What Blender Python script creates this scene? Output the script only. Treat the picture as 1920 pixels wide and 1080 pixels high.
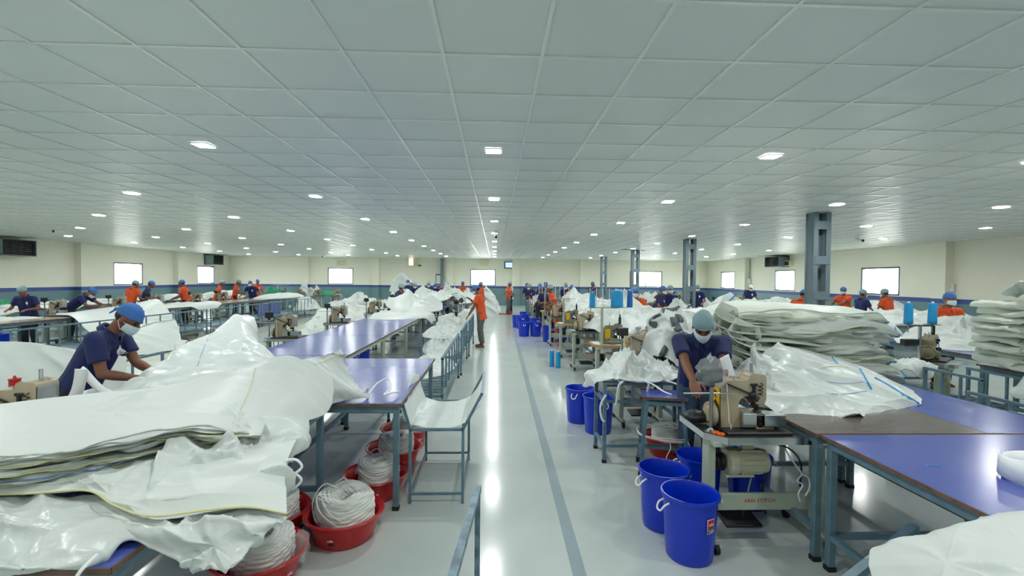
import bpy, bmesh, math, random
import numpy as np
from mathutils import Vector, Matrix
from math import pi, sin, cos, radians as R
SC = bpy.context.scene
COL = SC.collection
for _o in list(bpy.data.objects): bpy.data.objects.remove(_o)

# ------------------------------------------------------------------ camera, light, exposure
CF, CP, CY, CR, CZ = 871.03, -0.019888, 0.036949, -0.0097177, 1.85
def ray(px, py):
    u = (px-960)/CF; v = (540-py)/CF
    c, s = cos(-CR), sin(-CR); u, v = u*c-v*s, u*s+v*c
    y = cos(CP)-v*sin(CP); z = sin(CP)+v*cos(CP)
    return Vector((u*cos(CY)+y*sin(CY), -u*sin(CY)+y*cos(CY), z))
def at(px, py, z=None, Y=None):          # the point of a level (z) or of a cross plane (Y) that the pixel looks at
    d = ray(px, py)
    t = (z-CZ)/d.z if z is not None else Y/d.y
    return Vector((d.x*t, d.y*t, CZ+d.z*t))
cam_d = bpy.data.cameras.new('camera'); cam = bpy.data.objects.new('camera', cam_d); COL.objects.link(cam)
_f = ray(960, 540); _r = ray(960+CF, 540)-_f; _u = ray(960, 540-CF)-_f
cam.matrix_world = Matrix(((_r.x, _u.x, -_f.x, 0), (_r.y, _u.y, -_f.y, 0), (_r.z, _u.z, -_f.z, CZ), (0, 0, 0, 1)))
cam_d.sensor_width = 36; cam_d.lens = 36*CF/1920; cam_d.clip_start = .05; cam_d.clip_end = 400
SC.camera = cam
SC.view_settings.view_transform = 'Standard'; SC.view_settings.look = 'None'
SC.view_settings.gamma = 1; SC.view_settings.use_curve_mapping = False
SC.view_settings.exposure = 1.5
LAMP = 118.0                               # radiance of a ceiling lamp's diffuser
SC.cycles.max_bounces = 8; SC.cycles.diffuse_bounces = 5; SC.cycles.glossy_bounces = 3
SC.cycles.transmission_bounces = 6; SC.cycles.transparent_max_bounces = 8
SC.cycles.sample_clamp_indirect = 6; SC.cycles.caustics_reflective = False; SC.cycles.caustics_refractive = False
W = bpy.data.worlds.new('world'); SC.world = W; W.use_nodes = True
W.node_tree.nodes['Background'].inputs[0].default_value = (.93, .98, 1, 1)      # bright overcast sky
W.node_tree.nodes['Background'].inputs[1].default_value = 7.0

# ------------------------------------------------------------------ materials
def lin(c):
    if isinstance(c, str):
        c = [int(c[i:i+2], 16)/255 for i in (0, 2, 4)]
    return tuple((x/12.92 if x <= .04045 else ((x+.055)/1.055)**2.4) for x in c)+(1.0,)
MATS = {}
def mat(name, col, rough=.5, metal=0, spec=.5, coat=0, emit=None, alpha=1, trans=0, bump=None, var=None, sheen=0, translucent=0, stretch=None):
    if name in MATS: return MATS[name]
    m = bpy.data.materials.new(name); m.use_nodes = True; nt = m.node_tree; N = nt.nodes; L = nt.links
    p = N['Principled BSDF']; c = lin(col)
    p.inputs['Base Color'].default_value = c; p.inputs['Roughness'].default_value = rough
    p.inputs['Metallic'].default_value = metal; p.inputs['Specular IOR Level'].default_value = spec
    if coat: p.inputs['Coat Weight'].default_value = coat; p.inputs['Coat Roughness'].default_value = .1
    if alpha < 1: p.inputs['Alpha'].default_value = alpha
    if trans: p.inputs['Transmission Weight'].default_value = trans
    if sheen: p.inputs['Sheen Weight'].default_value = sheen
    if emit:
        p.inputs['Emission Color'].default_value = lin(emit[0]); p.inputs['Emission Strength'].default_value = emit[1]
    if bump or var:
        tc = N.new('ShaderNodeTexCoord'); src = tc.outputs['Object']
        if stretch:
            mp = N.new('ShaderNodeMapping'); mp.inputs['Scale'].default_value = stretch
            L.new(src, mp.inputs['Vector']); src = mp.outputs['Vector']
    if var:                                  # (scale, second colour, contrast)
        n = N.new('ShaderNodeTexNoise'); n.inputs['Scale'].default_value = var[0]; n.inputs['Detail'].default_value = 5
        L.new(src, n.inputs['Vector'])
        r = N.new('ShaderNodeValToRGB'); w = var[2] if len(var) > 2 else .2
        r.color_ramp.elements[0].position = .5-w; r.color_ramp.elements[1].position = .5+w
        r.color_ramp.elements[0].color = c; r.color_ramp.elements[1].color = lin(var[1])
        L.new(n.outputs['Fac'], r.inputs['Fac']); L.new(r.outputs['Color'], p.inputs['Base Color'])
    if bump:                                 # (scale, strength, distance)
        n = N.new('ShaderNodeTexNoise'); n.inputs['Scale'].default_value = bump[0]; n.inputs['Detail'].default_value = 3
        L.new(src, n.inputs['Vector'])
        b = N.new('ShaderNodeBump'); b.inputs['Strength'].default_value = bump[1]; b.inputs['Distance'].default_value = bump[2] if len(bump) > 2 else .01
        L.new(n.outputs['Fac'], b.inputs['Height']); L.new(b.outputs['Normal'], p.inputs['Normal'])
    if translucent:
        t = N.new('ShaderNodeBsdfTranslucent'); t.inputs['Color'].default_value = c
        x = N.new('ShaderNodeMixShader'); x.inputs['Fac'].default_value = translucent
        L.new(p.outputs['BSDF'], x.inputs[1]); L.new(t.outputs['BSDF'], x.inputs[2])
        L.new(x.outputs['Shader'], N['Material Output'].inputs['Surface'])
    MATS[name] = m
    return m

M = dict(
 floor=mat('floor_epoxy', 'C3CCC8', .16, spec=.55, var=(1.3, 'B4BFBB', .28), bump=(2.2, .03, .02)),
 wall=mat('wall_cream', 'F0EDDD', .6, spec=.3, var=(.7, 'EAE7D6', .3)),
 dado=mat('wall_teal', '6C8C92', .38, var=(1.0, '638389', .3)),
 band=mat('wall_blue_band', '3B4F93', .4),
 tile=mat('ceiling_tile_vinyl', 'DCE1DB', .42, spec=.45, bump=(60, .05, .003), var=(.8, 'D4DAD5', .3)),
 tbar=mat('ceiling_bar', 'E2E5DE', .22, spec=.6),
 steel=mat('painted_steel', '64818F', .42, var=(9, '56727F', .12)),
 pillar=mat('pillar_paint', '71838A', .45, var=(3, '6A7C83', .2)),
 lam=mat('blue_laminate', '4C5AA8', .2, spec=.6, var=(2.2, '4552A0', .25)),
 wood=mat('wood_laminate', '6E635D', .22, spec=.5, var=(3, '574E4A', .22), stretch=(.6, 6, 1)),
 edge=mat('board_edge', '7B5F50', .6, var=(18, '5C463A', .2)),
 brownlam=mat('pale_wood_laminate', 'A9A18F', .2, var=(2.5, '93897A', .25)),
 ply=mat('plywood_edge', 'B08A5C', .6),
 white=mat('woven_white', 'DCE3DF', .42, spec=.4, translucent=.12, bump=(9, .25, .02)),
 white2=mat('woven_white_cream', 'E9EFE6', .45, spec=.4, translucent=.45, bump=(9, .12, .02)),
 film=mat('glossy_white_liner', 'DCE3E0', .33, spec=.55, translucent=.12, bump=(14, .4, .02)),
 seamy=mat('yellow_seam', 'D8D39A', .6), seamb=mat('blue_seam', '3D97CC', .55), seamn=mat('dark_blue_stitch', '6D8CBE', .6),
 gstrap=mat('grey_strap', '5B6166', .6, bump=(80, .2, .003)), wstrap=mat('white_strap', 'EEF1F3', .55, bump=(90, .2, .003)),
 red=mat('red_plastic', 'B81C20', .28, spec=.5), bluep=mat('blue_plastic', '0532C2', .26, spec=.5), whitep=mat('white_plastic', 'E8EAEA', .35),
 rope=mat('white_twine', 'E6E8E2', .6, bump=(40, .4, .01), stretch=(1, 1, 8)),
 rubber=mat('black_rubber', '17181A', .6), black=mat('black_plastic', '1E2023', .4), dark=mat('dark_iron', '2C2B2A', .45, metal=.6),
 beige=mat('machine_beige', 'B3A68C', .38, spec=.5, var=(6, 'A6997F', .2)), olive=mat('machine_olive', '8B8468', .4, var=(6, '7C765B', .2)),
 chrome=mat('chrome', 'C9CCCE', .18, metal=1), galv=mat('brushed_steel', 'A7AAA8', .3, metal=.9, var=(7, '8F9392', .2)),
 pgreen=mat('pale_green_enamel', 'A9B3A2', .38), motor=mat('motor_cream', 'B9B79F', .4), yel=mat('yellow_label', 'E0B019', .45),
 skin=mat('skin_brown', '7E5340', .5, spec=.4), skin2=mat('skin_tan', '94654C', .5, spec=.4),
 navy=mat('navy_polo', '172357', .8, sheen=.04, bump=(120, .15, .002)), orange=mat('orange_polo', 'D44E1C', .8, sheen=.04, bump=(120, .15, .002)),
 capb=mat('blue_cap', '3F73B8', .8, bump=(25, .5, .01), stretch=(1, 1, 6)), net=mat('hair_net', '86A0A6', .7, bump=(30, .5, .01)),
 mask=mat('face_mask', 'C9DDE4', .75), hair=mat('dark_hair', '17130F', .6), eye=mat('eye_dark', '140E0B', .2),
 tgrey=mat('grey_trousers', '5C605D', .85, bump=(90, .15, .003)), tdark=mat('dark_trousers', '23262C', .85), jeans=mat('blue_jeans', '33455C', .85, bump=(90, .2, .003), var=(14, '42566E', .2)),
 cyan=mat('cyan_thread', '1B98D6', .5, bump=(60, .3, .004), stretch=(.2, .2, 6)), teal=mat('teal_thread', '35A5B5', .5, bump=(60, .3, .004), stretch=(.2, .2, 6)),
 bthread=mat('blue_thread', '1668B8', .5, bump=(60, .3, .004), stretch=(.2, .2, 6)),
 clear=mat('clear_film', 'DDE3E6', .1, spec=.8, alpha=.22), green=mat('green_cloth', '17895F', .6), line=mat('floor_line_grey', '8FA0A6', .3), yline=mat('floor_line_yellow', 'CFB25C', .35),
 orangep=mat('orange_plastic', 'E8641C', .4), grille=mat('cooler_grille', '26282A', .5), alum=mat('window_frame_dark', '54595C', .4, metal=.3),
 glass=mat('window_glass', 'FFFFFF', .02, alpha=.12), lampd=mat('lamp_diffuser', 'FFFFFF', .5, emit=('F9FCFA', LAMP)), lampf=mat('lamp_frame', 'E9ECEC', .4),
 tv=mat('screen_lit', '3C66B0', .3, emit=('5B8EDB', .8)), tvw=mat('screen_white', 'E8EEF8', .3, emit=('E6EEF8', .9)), cream=mat('cream_box', 'D9D4B4', .5),
 glove=mat('yellow_sleeve', 'CBC52B', .6), grass=mat('yard_concrete', 'C9C7BF', .8), inkr=mat('red_ink', 'B5352A', .5), inkw=mat('white_ink', 'F2F2F2', .5), inkk=mat('black_ink', '191919', .5),
 sign=mat('sign_green', '2F7D55', .5), pink=mat('pink_shirt', 'B8395A', .8),
)

# ------------------------------------------------------------------ objects
def link(o, parent=None):
    COL.objects.link(o)
    if parent is not None: o.parent = parent
    return o
def tag(o, label=None, cat=None, group=None, kind=None):
    if label: o['label'] = label
    if cat: o['category'] = cat
    if group: o['group'] = group
    if kind: o['kind'] = kind
    return o
def empty(name, loc=(0, 0, 0), rz=0, label=None, cat=None, group=None, parent=None):
    o = bpy.data.objects.new(name, None); link(o, parent); o.location = loc; o.rotation_euler = (0, 0, rz)
    o.empty_display_size = .1
    return tag(o, label, cat, group)
def kids(o): return [c for c in o.children]
def dup(src, loc=None, rz=None, label=None, group=None, parent=None):
    c = src.copy(); COL.objects.link(c)
    if parent is not None: c.parent = parent
    if loc is not None: c.location = loc
    if rz is not None: c.rotation_euler = (0, 0, rz)
    if label: c['label'] = label
    if group: c['group'] = group
    for k in kids(src): dup(k, parent=c)
    return c
def mesh_np(name, V, F, m, parent=None, smooth=True, mats=None, mi=None):
    V = np.asarray(V, np.float32).reshape(-1, 3); F = np.asarray(F, np.int32)
    me = bpy.data.meshes.new(name); k = F.shape[1]
    me.vertices.add(len(V)); me.vertices.foreach_set('co', V.ravel())
    me.loops.add(F.size); me.loops.foreach_set('vertex_index', F.ravel())
    me.polygons.add(len(F)); me.polygons.foreach_set('loop_start', np.arange(0, F.size, k, dtype=np.int32))
    me.polygons.foreach_set('loop_total', np.full(len(F), k, np.int32))
    for x in (mats or [m]): me.materials.append(x)
    if mi is not None: me.polygons.foreach_set('material_index', np.asarray(mi, np.int32))
    me.polygons.foreach_set('use_smooth', np.full(len(F), smooth))
    me.update(calc_edges=True); me.validate()
    return link(bpy.data.objects.new(name, me), parent)
class MB:
    def __init__(s): s.v = []; s.f = []; s.mi = []; s.cur = 0
    def add(s, vs, fs):
        b = len(s.v); s.v += [tuple(x) for x in vs]; s.f += [tuple(i+b for i in f) for f in fs]; s.mi += [s.cur]*len(fs); return s
    def box(s, c, d, rz=0, mx=None, ch=0):
        hx, hy, hz = d[0]/2, d[1]/2, d[2]/2; vs = []
        if ch:                                # chamfered box
            for sx in (-1, 1):
                for sy in (-1, 1):
                    for sz in (-1, 1):
                        vs += [(sx*hx, sy*(hy-ch), sz*(hz-ch)), (sx*(hx-ch), sy*hy, sz*(hz-ch)), (sx*(hx-ch), sy*(hy-ch), sz*hz)]
            fs = []
            I = lambda a, b, e, k: ((a*2+b)*2+e)*3+k
            for a in (0, 1):
                q = [I(a, 0, 0, 0), I(a, 1, 0, 0), I(a, 1, 1, 0), I(a, 0, 1, 0)]; fs.append(q if a else q[::-1])
                q = [I(0, a, 0, 1), I(1, a, 0, 1), I(1, a, 1, 1), I(0, a, 1, 1)]; fs.append(q[::-1] if a else q)
                q = [I(0, 0, a, 2), I(1, 0, a, 2), I(1, 1, a, 2), I(0, 1, a, 2)]; fs.append(q if a else q[::-1])
                for b in (0, 1):
                    fs.append([I(a, b, 0, 0), I(a, b, 0, 1), I(a, b, 1, 1), I(a, b, 1, 0)])
                    fs.append([I(a, 0, b, 0), I(a, 0, b, 2), I(a, 1, b, 2), I(a, 1, b, 0)])
                    fs.append([I(0, a, b, 1), I(0, a, b, 2), I(1, a, b, 2), I(1, a, b, 1)])
                    for e in (0, 1): fs.append([I(a, b, e, 0), I(a, b, e, 1), I(a, b, e, 2)])
        else:
            vs = [(sx*hx, sy*hy, sz*hz) for sx in (-1, 1) for sy in (-1, 1) for sz in (-1, 1)]
            fs = [(0, 1, 3, 2), (4, 6, 7, 5), (0, 4, 5, 1), (2, 3, 7, 6), (0, 2, 6, 4), (1, 5, 7, 3)]
        m = (mx if mx is not None else Matrix.Rotation(rz, 3, 'Z'))
        return s.add([m @ Vector(v)+Vector(c) for v in vs], fs)
    def beam(s, a, b, w, h=None):            # square bar between two points
        a, b = Vector(a), Vector(b); h = h or w; d = (b-a); l = d.length
        if l < 1e-6: return s
        z = d/l; up = Vector((0, 0, 1)) if abs(z.z) < .95 else Vector((0, 1, 0))
        x = up.cross(z).normalized(); y = z.cross(x)
        mx = Matrix((x, y, z)).transposed()
        return s.box((a+b)/2, (w, h, l), mx=mx)
    def tube(s, path, r, n=8, cap=True, closed=False):
        P = [Vector(p) for p in path]; k = len(P); rs = r if isinstance(r, (list, tuple)) else [r]*k
        vs = []; ref = None
        for i in range(k):
            t = (P[(i+1) % k]-P[i-1]) if closed else (P[min(i+1, k-1)]-P[max(i-1, 0)])
            t = t.normalized() if t.length > 1e-9 else Vector((0, 0, 1))
            if ref is None:
                ref = Vector((0, 0, 1)) if abs(t.z) < .9 else Vector((1, 0, 0))
            x = (ref-t*ref.dot(t)).normalized(); y = t.cross(x); ref = x
            vs += [P[i]+(x*cos(2*pi*j/n)+y*sin(2*pi*j/n))*rs[i] for j in range(n)]
        fs = []
        for i in range(k if closed else k-1):
            a, b = i*n, ((i+1) % k)*n
            fs += [(a+j, a+(j+1) % n, b+(j+1) % n, b+j) for j in range(n)]
        if cap and not closed:
            fs.append(tuple(range(n-1, -1, -1))); fs.append(tuple((k-1)*n+j for j in range(n)))
        return s.add(vs, fs)
    def cyl(s, a, b, r, r2=None, n=14): return s.tube([a, b], [r, r if r2 is None else r2], n)
    def lathe(s, prof, n=24, c=(0, 0, 0), mx=None, sy=1):
        vs = []; k = len(prof); c = Vector(c)
        for (r, z) in prof:
            for j in range(n):
                v = Vector((r*cos(2*pi*j/n), r*sin(2*pi*j/n)*sy, z))
                vs.append((mx @ v if mx is not None else v)+c)
        fs = [(i*n+j, i*n+(j+1) % n, (i+1)*n+(j+1) % n, (i+1)*n+j) for i in range(k-1) for j in range(n)]
        return s.add(vs, fs)
    def disc(s, c, r, n=16, mx=None):
        vs = [((mx @ Vector((r*cos(2*pi*j/n), r*sin(2*pi*j/n), 0))) if mx is not None else Vector((r*cos(2*pi*j/n), r*sin(2*pi*j/n), 0)))+Vector(c) for j in range(n)]
        return s.add(vs, [tuple(range(n))])
    def ball(s, c, r, n=12, m=8, mx=None):
        r = r if isinstance(r, (tuple, list)) else (r, r, r)
        vs = []; c = Vector(c)
        for i in range(m+1):
            a = -pi/2+pi*i/m
            for j in range(n):
                v = Vector((r[0]*cos(a)*cos(2*pi*j/n), r[1]*cos(a)*sin(2*pi*j/n), r[2]*sin(a)))
                vs.append((mx @ v if mx is not None else v)+c)
        return s.add(vs, [(i*n+j, i*n+(j+1) % n, (i+1)*n+(j+1) % n, (i+1)*n+j) for i in range(m) for j in range(n)])
    def prism(s, pts, t, mx=None, c=(0, 0, 0), ch=0):   # outline in local XZ, extruded along local Y, centred
        n = len(pts); c = Vector(c)
        rings = [(-t/2, 0), (t/2, 0)] if not ch else [(-t/2, ch), (-t/2+ch, 0), (t/2-ch, 0), (t/2, ch)]
        cx = sum(p[0] for p in pts)/n; cz = sum(p[1] for p in pts)/n
        vs = []
        for (y, inn) in rings:
            for i, (x, z) in enumerate(pts):
                if inn:
                    a = Vector((pts[i-1][0]-x, pts[i-1][1]-z)); b = Vector((pts[(i+1) % n][0]-x, pts[(i+1) % n][1]-z))
                    if a.length > 1e-9 and b.length > 1e-9:
                        na = Vector((a.y, -a.x)).normalized(); nb = Vector((-b.y, b.x)).normalized()
                        bi = na+nb
                        if bi.length > 1e-4:
                            bi.normalize(); x += bi.x*inn; z += bi.y*inn
                v = Vector((x, y, z)); vs.append((mx @ v if mx is not None else v)+c)
        fs = [tuple(range(n))[::1], tuple((len(rings)-1)*n+i for i in range(n))[::-1]]
        for k in range(len(rings)-1):
            fs += [(k*n+i, (k+1)*n+i, (k+1)*n+(i+1) % n, k*n+(i+1) % n) for i in range(n)]
        return s.add(vs, fs)
    def build(s, name, m, parent=None, smooth=False, auto=35):
        me = bpy.data.meshes.new(name); me.from_pydata(s.v, [], s.f)
        ms = m if isinstance(m, (list, tuple)) else [m]
        for x in ms: me.materials.append(x)
        if len(ms) > 1: me.polygons.foreach_set('material_index', s.mi)
        bm = bmesh.new(); bm.from_mesh(me); bmesh.ops.recalc_face_normals(bm, faces=bm.faces); bm.to_mesh(me); bm.free()
        if smooth:
            me.polygons.foreach_set('use_smooth', [True]*len(me.polygons))
            if auto: me.set_sharp_from_angle(angle=R(auto))
        me.update()
        return link(bpy.data.objects.new(name, me), parent)
def one(fn, name, m, parent=None, smooth=False, **kw):
    b = MB(); fn(b); return b.build(name, m, parent, smooth, **kw)

# ------------------------------------------------------------------ noise and cloth
def _hash(ix, iy, seed):
    h = (ix.astype(np.int64)*374761393+iy.astype(np.int64)*668265263+seed*1442695041) & 0xffffffff
    h = ((h ^ (h >> 13))*1274126177) & 0xffffffff
    return ((h ^ (h >> 16)) & 0xffff)/65535.0
def vnoise(x, y, seed=0):
    ix, iy = np.floor(x), np.floor(y); fx, fy = x-ix, y-iy
    fx = fx*fx*fx*(fx*(fx*6-15)+10); fy = fy*fy*fy*(fy*(fy*6-15)+10)
    a, b = _hash(ix, iy, seed), _hash(ix+1, iy, seed); c, d = _hash(ix, iy+1, seed), _hash(ix+1, iy+1, seed)
    return (a+(b-a)*fx+(c-a)*fy+(a-b-c+d)*fx*fy)*2-1
def fbm(x, y, seed=0, o=4):
    r = 0; a = 1
    for k in range(o):
        r = r+a*vnoise(x*2**k+k*7.3, y*2**k-k*3.1, seed+k*17); a *= .5
    return r
def crease(x, y, seed=0, f=2.0, o=4):       # crumpled plastic: warped triangle waves give sharp folds with flat facets between
    rs = np.random.RandomState(seed); r = 0
    wx = x+.22/f*2*vnoise(x*f*.7, y*f*.7, seed+5); wy = y+.22/f*2*vnoise(x*f*.7+9, y*f*.7+4, seed+6)
    for k in range(o):
        ff = f*(1.55**k)
        for q in range(2):
            a = rs.rand()*2*pi; t = (wx*cos(a)+wy*sin(a))*ff+rs.rand()*4+.6*vnoise(wx*ff*.5, wy*ff*.5, seed+k*9+q)
            w = np.abs((t % 2)-1)*2-1
            amp = .5+.5*vnoise(x*ff*.45+q*3, y*ff*.45, seed+50+k*5+q)
            r = r+w*amp*(.62**k)
    return r*.45
def wrinkle(x, y, seed=0, f=3.0, o=3):      # sharp branching crests with soft valleys
    r = 0; wx = x+.5/f*vnoise(x*f*.6, y*f*.6, seed+71); wy = y+.5/f*vnoise(x*f*.6+5, y*f*.6-3, seed+72)
    for k in range(o):
        ff = f*(1.8**k); an = 1.0+seed*1.3+k*.9; ca, sa = cos(an), sin(an)
        u, v = (wx*ca-wy*sa)*ff, (wx*sa+wy*ca)*ff*.55
        n = np.abs(vnoise(u, v, seed+k*13)); m = .55+.45*vnoise(u*.35+2, v*.35, seed+90+k)
        r = r+(1-2.2*n**.75)*m*(.58**k)
    return r*.6
def radial(s, t, seed, n=7, L=.16):          # folds fanning out from points of tension
    rs = np.random.RandomState(seed+500); r = 0; a, b = s.shape
    for k in range(n):
        i, j = int(rs.rand()*a), int(rs.rand()*b); dx, dy = s-s[i, j], t-t[i, j]; l = L*rs.uniform(.6, 1.5)
        d = np.hypot(dx, dy)/l; th = np.arctan2(dy, dx)+.25*vnoise(s*4, t*4, seed+k)
        m = rs.randint(4, 8); rd = 1-np.abs(np.sin(th*m/2+rs.rand()*6))**.7*1.7
        dr = np.maximum(0, .5+.5*np.cos(th-rs.rand()*6))
        r = r+rd*np.minimum(d*1.6, 1)*np.exp(-d*.9)*dr
    return r*1.1
def grid_obj(name, P, m, parent=None, thick=0, smooth=True):
    P = np.asarray(P, np.float32); n, k = P.shape[:2]
    idx = np.arange(n*k).reshape(n, k)
    F = np.stack([idx[:-1, :-1], idx[1:, :-1], idx[1:, 1:], idx[:-1, 1:]], -1).reshape(-1, 4)
    V = P.reshape(-1, 3)
    if thick:
        du = np.gradient(P, axis=0); dv = np.gradient(P, axis=1); nn = np.cross(du, dv)
        nn /= np.linalg.norm(nn, axis=-1, keepdims=True)+1e-9
        T = thick if np.ndim(thick) else np.full((n, k), thick)
        V2 = (P-nn*np.asarray(T)[..., None]).reshape(-1, 3); o = n*k
        F2 = F[:, ::-1]+o
        bd = np.concatenate([idx[0, :-1], idx[:-1, -1], idx[-1, :0:-1], idx[:0:-1, 0]])
        nb = np.roll(bd, -1)
        S = np.stack([bd, nb, nb+o, bd+o], -1)
        V = np.concatenate([V, V2]); F = np.concatenate([F, F2, S])
    return mesh_np(name, V, F, m, parent, smooth)
def strip(name, path, w, m, parent=None, side=None, thick=.003):   # flat webbing following a path
    P = [Vector(p) for p in path]; k = len(P); row = []
    for i in range(k):
        t = (P[min(i+1, k-1)]-P[max(i-1, 0)]).normalized()
        s = Vector(side[i] if isinstance(side, list) else side) if side is not None else Vector((0, 0, 1))
        s = (s-t*s.dot(t)); s = s.normalized() if s.length > 1e-6 else Vector((1, 0, 0))
        row.append([P[i]-s*w/2, P[i], P[i]+s*w/2])
    return grid_obj(name, np.array([[tuple(q) for q in r] for r in row]), m, parent, thick)
def spline(pts, n=24, closed=False):        # Catmull-Rom
    P = [Vector(p) for p in pts]; k = len(P); out = []
    segs = k if closed else k-1
    for i in range(segs):
        p0 = P[(i-1) % k] if (closed or i > 0) else P[0]*2-P[1]
        p1, p2 = P[i], P[(i+1) % k]
        p3 = P[(i+2) % k] if (closed or i < k-2) else P[-1]*2-P[-2]
        m = max(2, n//segs)
        for j in range(m):
            t = j/m
            out.append(.5*((2*p1)+(p2-p0)*t+(2*p0-5*p1+4*p2-p3)*t*t+(3*p1-p0-3*p2+p3)*t**3))
    if not closed: out.append(P[-1])
    return out
ORD = ['first', 'second', 'third', 'fourth', 'fifth', 'sixth', 'seventh', 'eighth', 'ninth', 'tenth', 'eleventh', 'twelfth', 'thirteenth']
# ------------------------------------------------------------------ room shell
XL, XR, YB, YF, HC = -17.95, 14.98, 32.2, -4.3, 3.205
def struct(o): o['kind'] = 'structure'; return o
o = struct(one(lambda b: b.box(((XL+XR)/2, (YB+YF)/2, -.1), (XR-XL+1, YB-YF+1, .2)), 'floor', M['floor']))
one(lambda b: b.box((.635+.005, 12.5, .001), (.085, 31, .002), rz=R(-.55)), 'aisle_line', M['line'], o)
one(lambda b: b.box((-7.35, 19.6, .001), (.1, 22, .002), rz=R(-.9)), 'yellow_line', M['yline'], o)
one(lambda b: b.box(((XL+XR)/2, (YB+YF)/2, -.36), (140, 140, .3)), 'ground', M['grass'])['kind'] = 'structure'

# walls with openings: (axis, fixed coordinate, span, windows)
def wall(name, axis, fix, a0, a1, wins, out):
    """axis 'x': the wall runs along x at y=fix. Windows: (u0,u1,z0,z1)."""
    t = .24; us = sorted({a0, a1, *[w[0] for w in wins], *[w[1] for w in wins]})
    cuts = {z for w in wins for z in w[2:4]}
    b = {k: MB() for k in ('wall', 'dado', 'band')}
    zs = sorted({0, 1.18, 1.33, HC+.25} | cuts)
    for u0, u1 in zip(us, us[1:]):
        for z0, z1 in zip(zs, zs[1:]):
            um, zm = (u0+u1)/2, (z0+z1)/2
            if any(w[0] < um < w[1] and w[2] < zm < w[3] for w in wins): continue
            k = 'dado' if zm < 1.18 else ('band' if zm < 1.33 else 'wall')
            c = (um, fix+out*t/2, zm) if axis == 'x' else (fix+out*t/2, um, zm)
            d = (u1-u0, t, z1-z0) if axis == 'x' else (t, u1-u0, z1-z0)
            b[k].box(c, d)
    root = struct(b['wall'].build(name, M['wall']))
    b['dado'].build('teal_dado', M['dado'], root); b['band'].build('blue_band', M['band'], root)
    return root
def pix_u(px, axis, fix):
    d = ray(px, 520); return d.x/d.y*fix if axis == 'x' else d.y/d.x*fix
def win_from_px(axis, fix, x0, x1, yt, yb):
    def pt(px, py):
        d = ray(px, py); t = fix/(d.y if axis == 'x' else d.x); return d*t+Vector((0, 0, CZ))
    a, b = pt(x0, yt), pt(x1, yb); u = sorted([(a.x if axis == 'x' else a.y), (b.x if axis == 'x' else b.y)])
    return (u[0], u[1], max(1.36, pt((x0+x1)/2, yb).z), pt((x0+x1)/2, yt).z)
WB = [win_from_px('x', YB, *q) for q in ((615, 662, 502, 533.5), (882, 929, 505.5, 535.5), (1181, 1241, 508.5, 538.5))]
WL = [win_from_px('y', XL, *q) for q in ((213, 268, 494, 536), (370, 402, 499, 533))]
WR = [win_from_px('y', XR, *q) for q in ((1352, 1377, 510, 541), (1453, 1490, 505.5, 545), (1615, 1686, 501, 556))]
def levels(ws):                              # common sill and head on one wall
    z0 = sorted(w[2] for w in ws)[len(ws)//2]; z1 = sorted(w[3] for w in ws)[len(ws)//2]
    return [(w[0], w[1], z0, z1) for w in ws]
WB, WL, WR = levels(WB), levels(WL), levels(WR)
wb = wall('wall_back', 'x', YB, XL-.24, XR+.24, WB, 1)
wl = wall('wall_left', 'y', XL, YF, YB, WL, -1)
wr = wall('wall_right', 'y', XR, YF, YB, WR, 1)
wf = wall('wall_front', 'x', YF, XL-.24, XR+.24, [], -1)
wn = 0
for axis, fix, out, ws in (('x', YB, 1, WB), ('y', XL, -1, WL), ('y', XR, 1, WR)):
    for (u0, u1, z0, z1) in ws:
        wn += 1
        def P(u, d, z): return (u, fix+out*d, z) if axis == 'x' else (fix+out*d, u, z)
        def D(u, d, z): return (u, d, z) if axis == 'x' else (d, u, z)
        b = MB(); f = .06
        for uu in (u0+f/2, u1-f/2): b.box(P(uu, .05, (z0+z1)/2), D(f, .1, z1-z0))
        for zz in (z0+f/2, z1-f/2): b.box(P((u0+u1)/2, .05, zz), D(u1-u0, .1, f))
        if u1-u0 > 2 and axis == 'x' and u0 > 5: b.box(P((u0+u1)/2, .05, (z0+z1)/2), D(.05, .06, z1-z0))
        w = struct(b.build('window_%d' % wn, M['alum']))
        one(lambda b: b.box(P((u0+u1)/2, .06, (z0+z1)/2), D(u1-u0-f, .008, z1-z0-f)), 'pane', M['glass'], w)
# pilasters
pn = 0
for (x, w) in ((-12.85, .4), (-8.15, .5), (-3.1, .5), (1.45, .55), (6.15, .5)):
    pn += 1
    b = MB(); b.cur = 0; b.box((x, YB-.09, (HC+1.33)/2), (w, .18, HC-1.33)); b.cur = 1; b.box((x, YB-.09, 1.255), (w, .18, .15)); b.cur = 2; b.box((x, YB-.09, .59), (w, .18, 1.18))
    struct(b.build('trim_%d' % pn, [M['wall'], M['band'], M['dado']]))
for (xx, s) in ((XL, 1), (XR, -1)):
    for y in ((2.6, 8.7, 14.9, 21, 27.1) if s < 0 else (2.6, 8.7, 14.9, 20.9, 27.0)):
        pn += 1; w = .75 if s > 0 else .5
        b = MB(); b.cur = 0; b.box((xx+s*.14, y, (HC+1.33)/2), (.28, w, HC-1.33)); b.cur = 1; b.box((xx+s*.14, y, 1.255), (.28, w, .15)); b.cur = 2; b.box((xx+s*.14, y, .59), (.28, w, 1.18))
        struct(b.build('trim_%d' % pn, [M['wall'], M['band'], M['dado']]))

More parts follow.
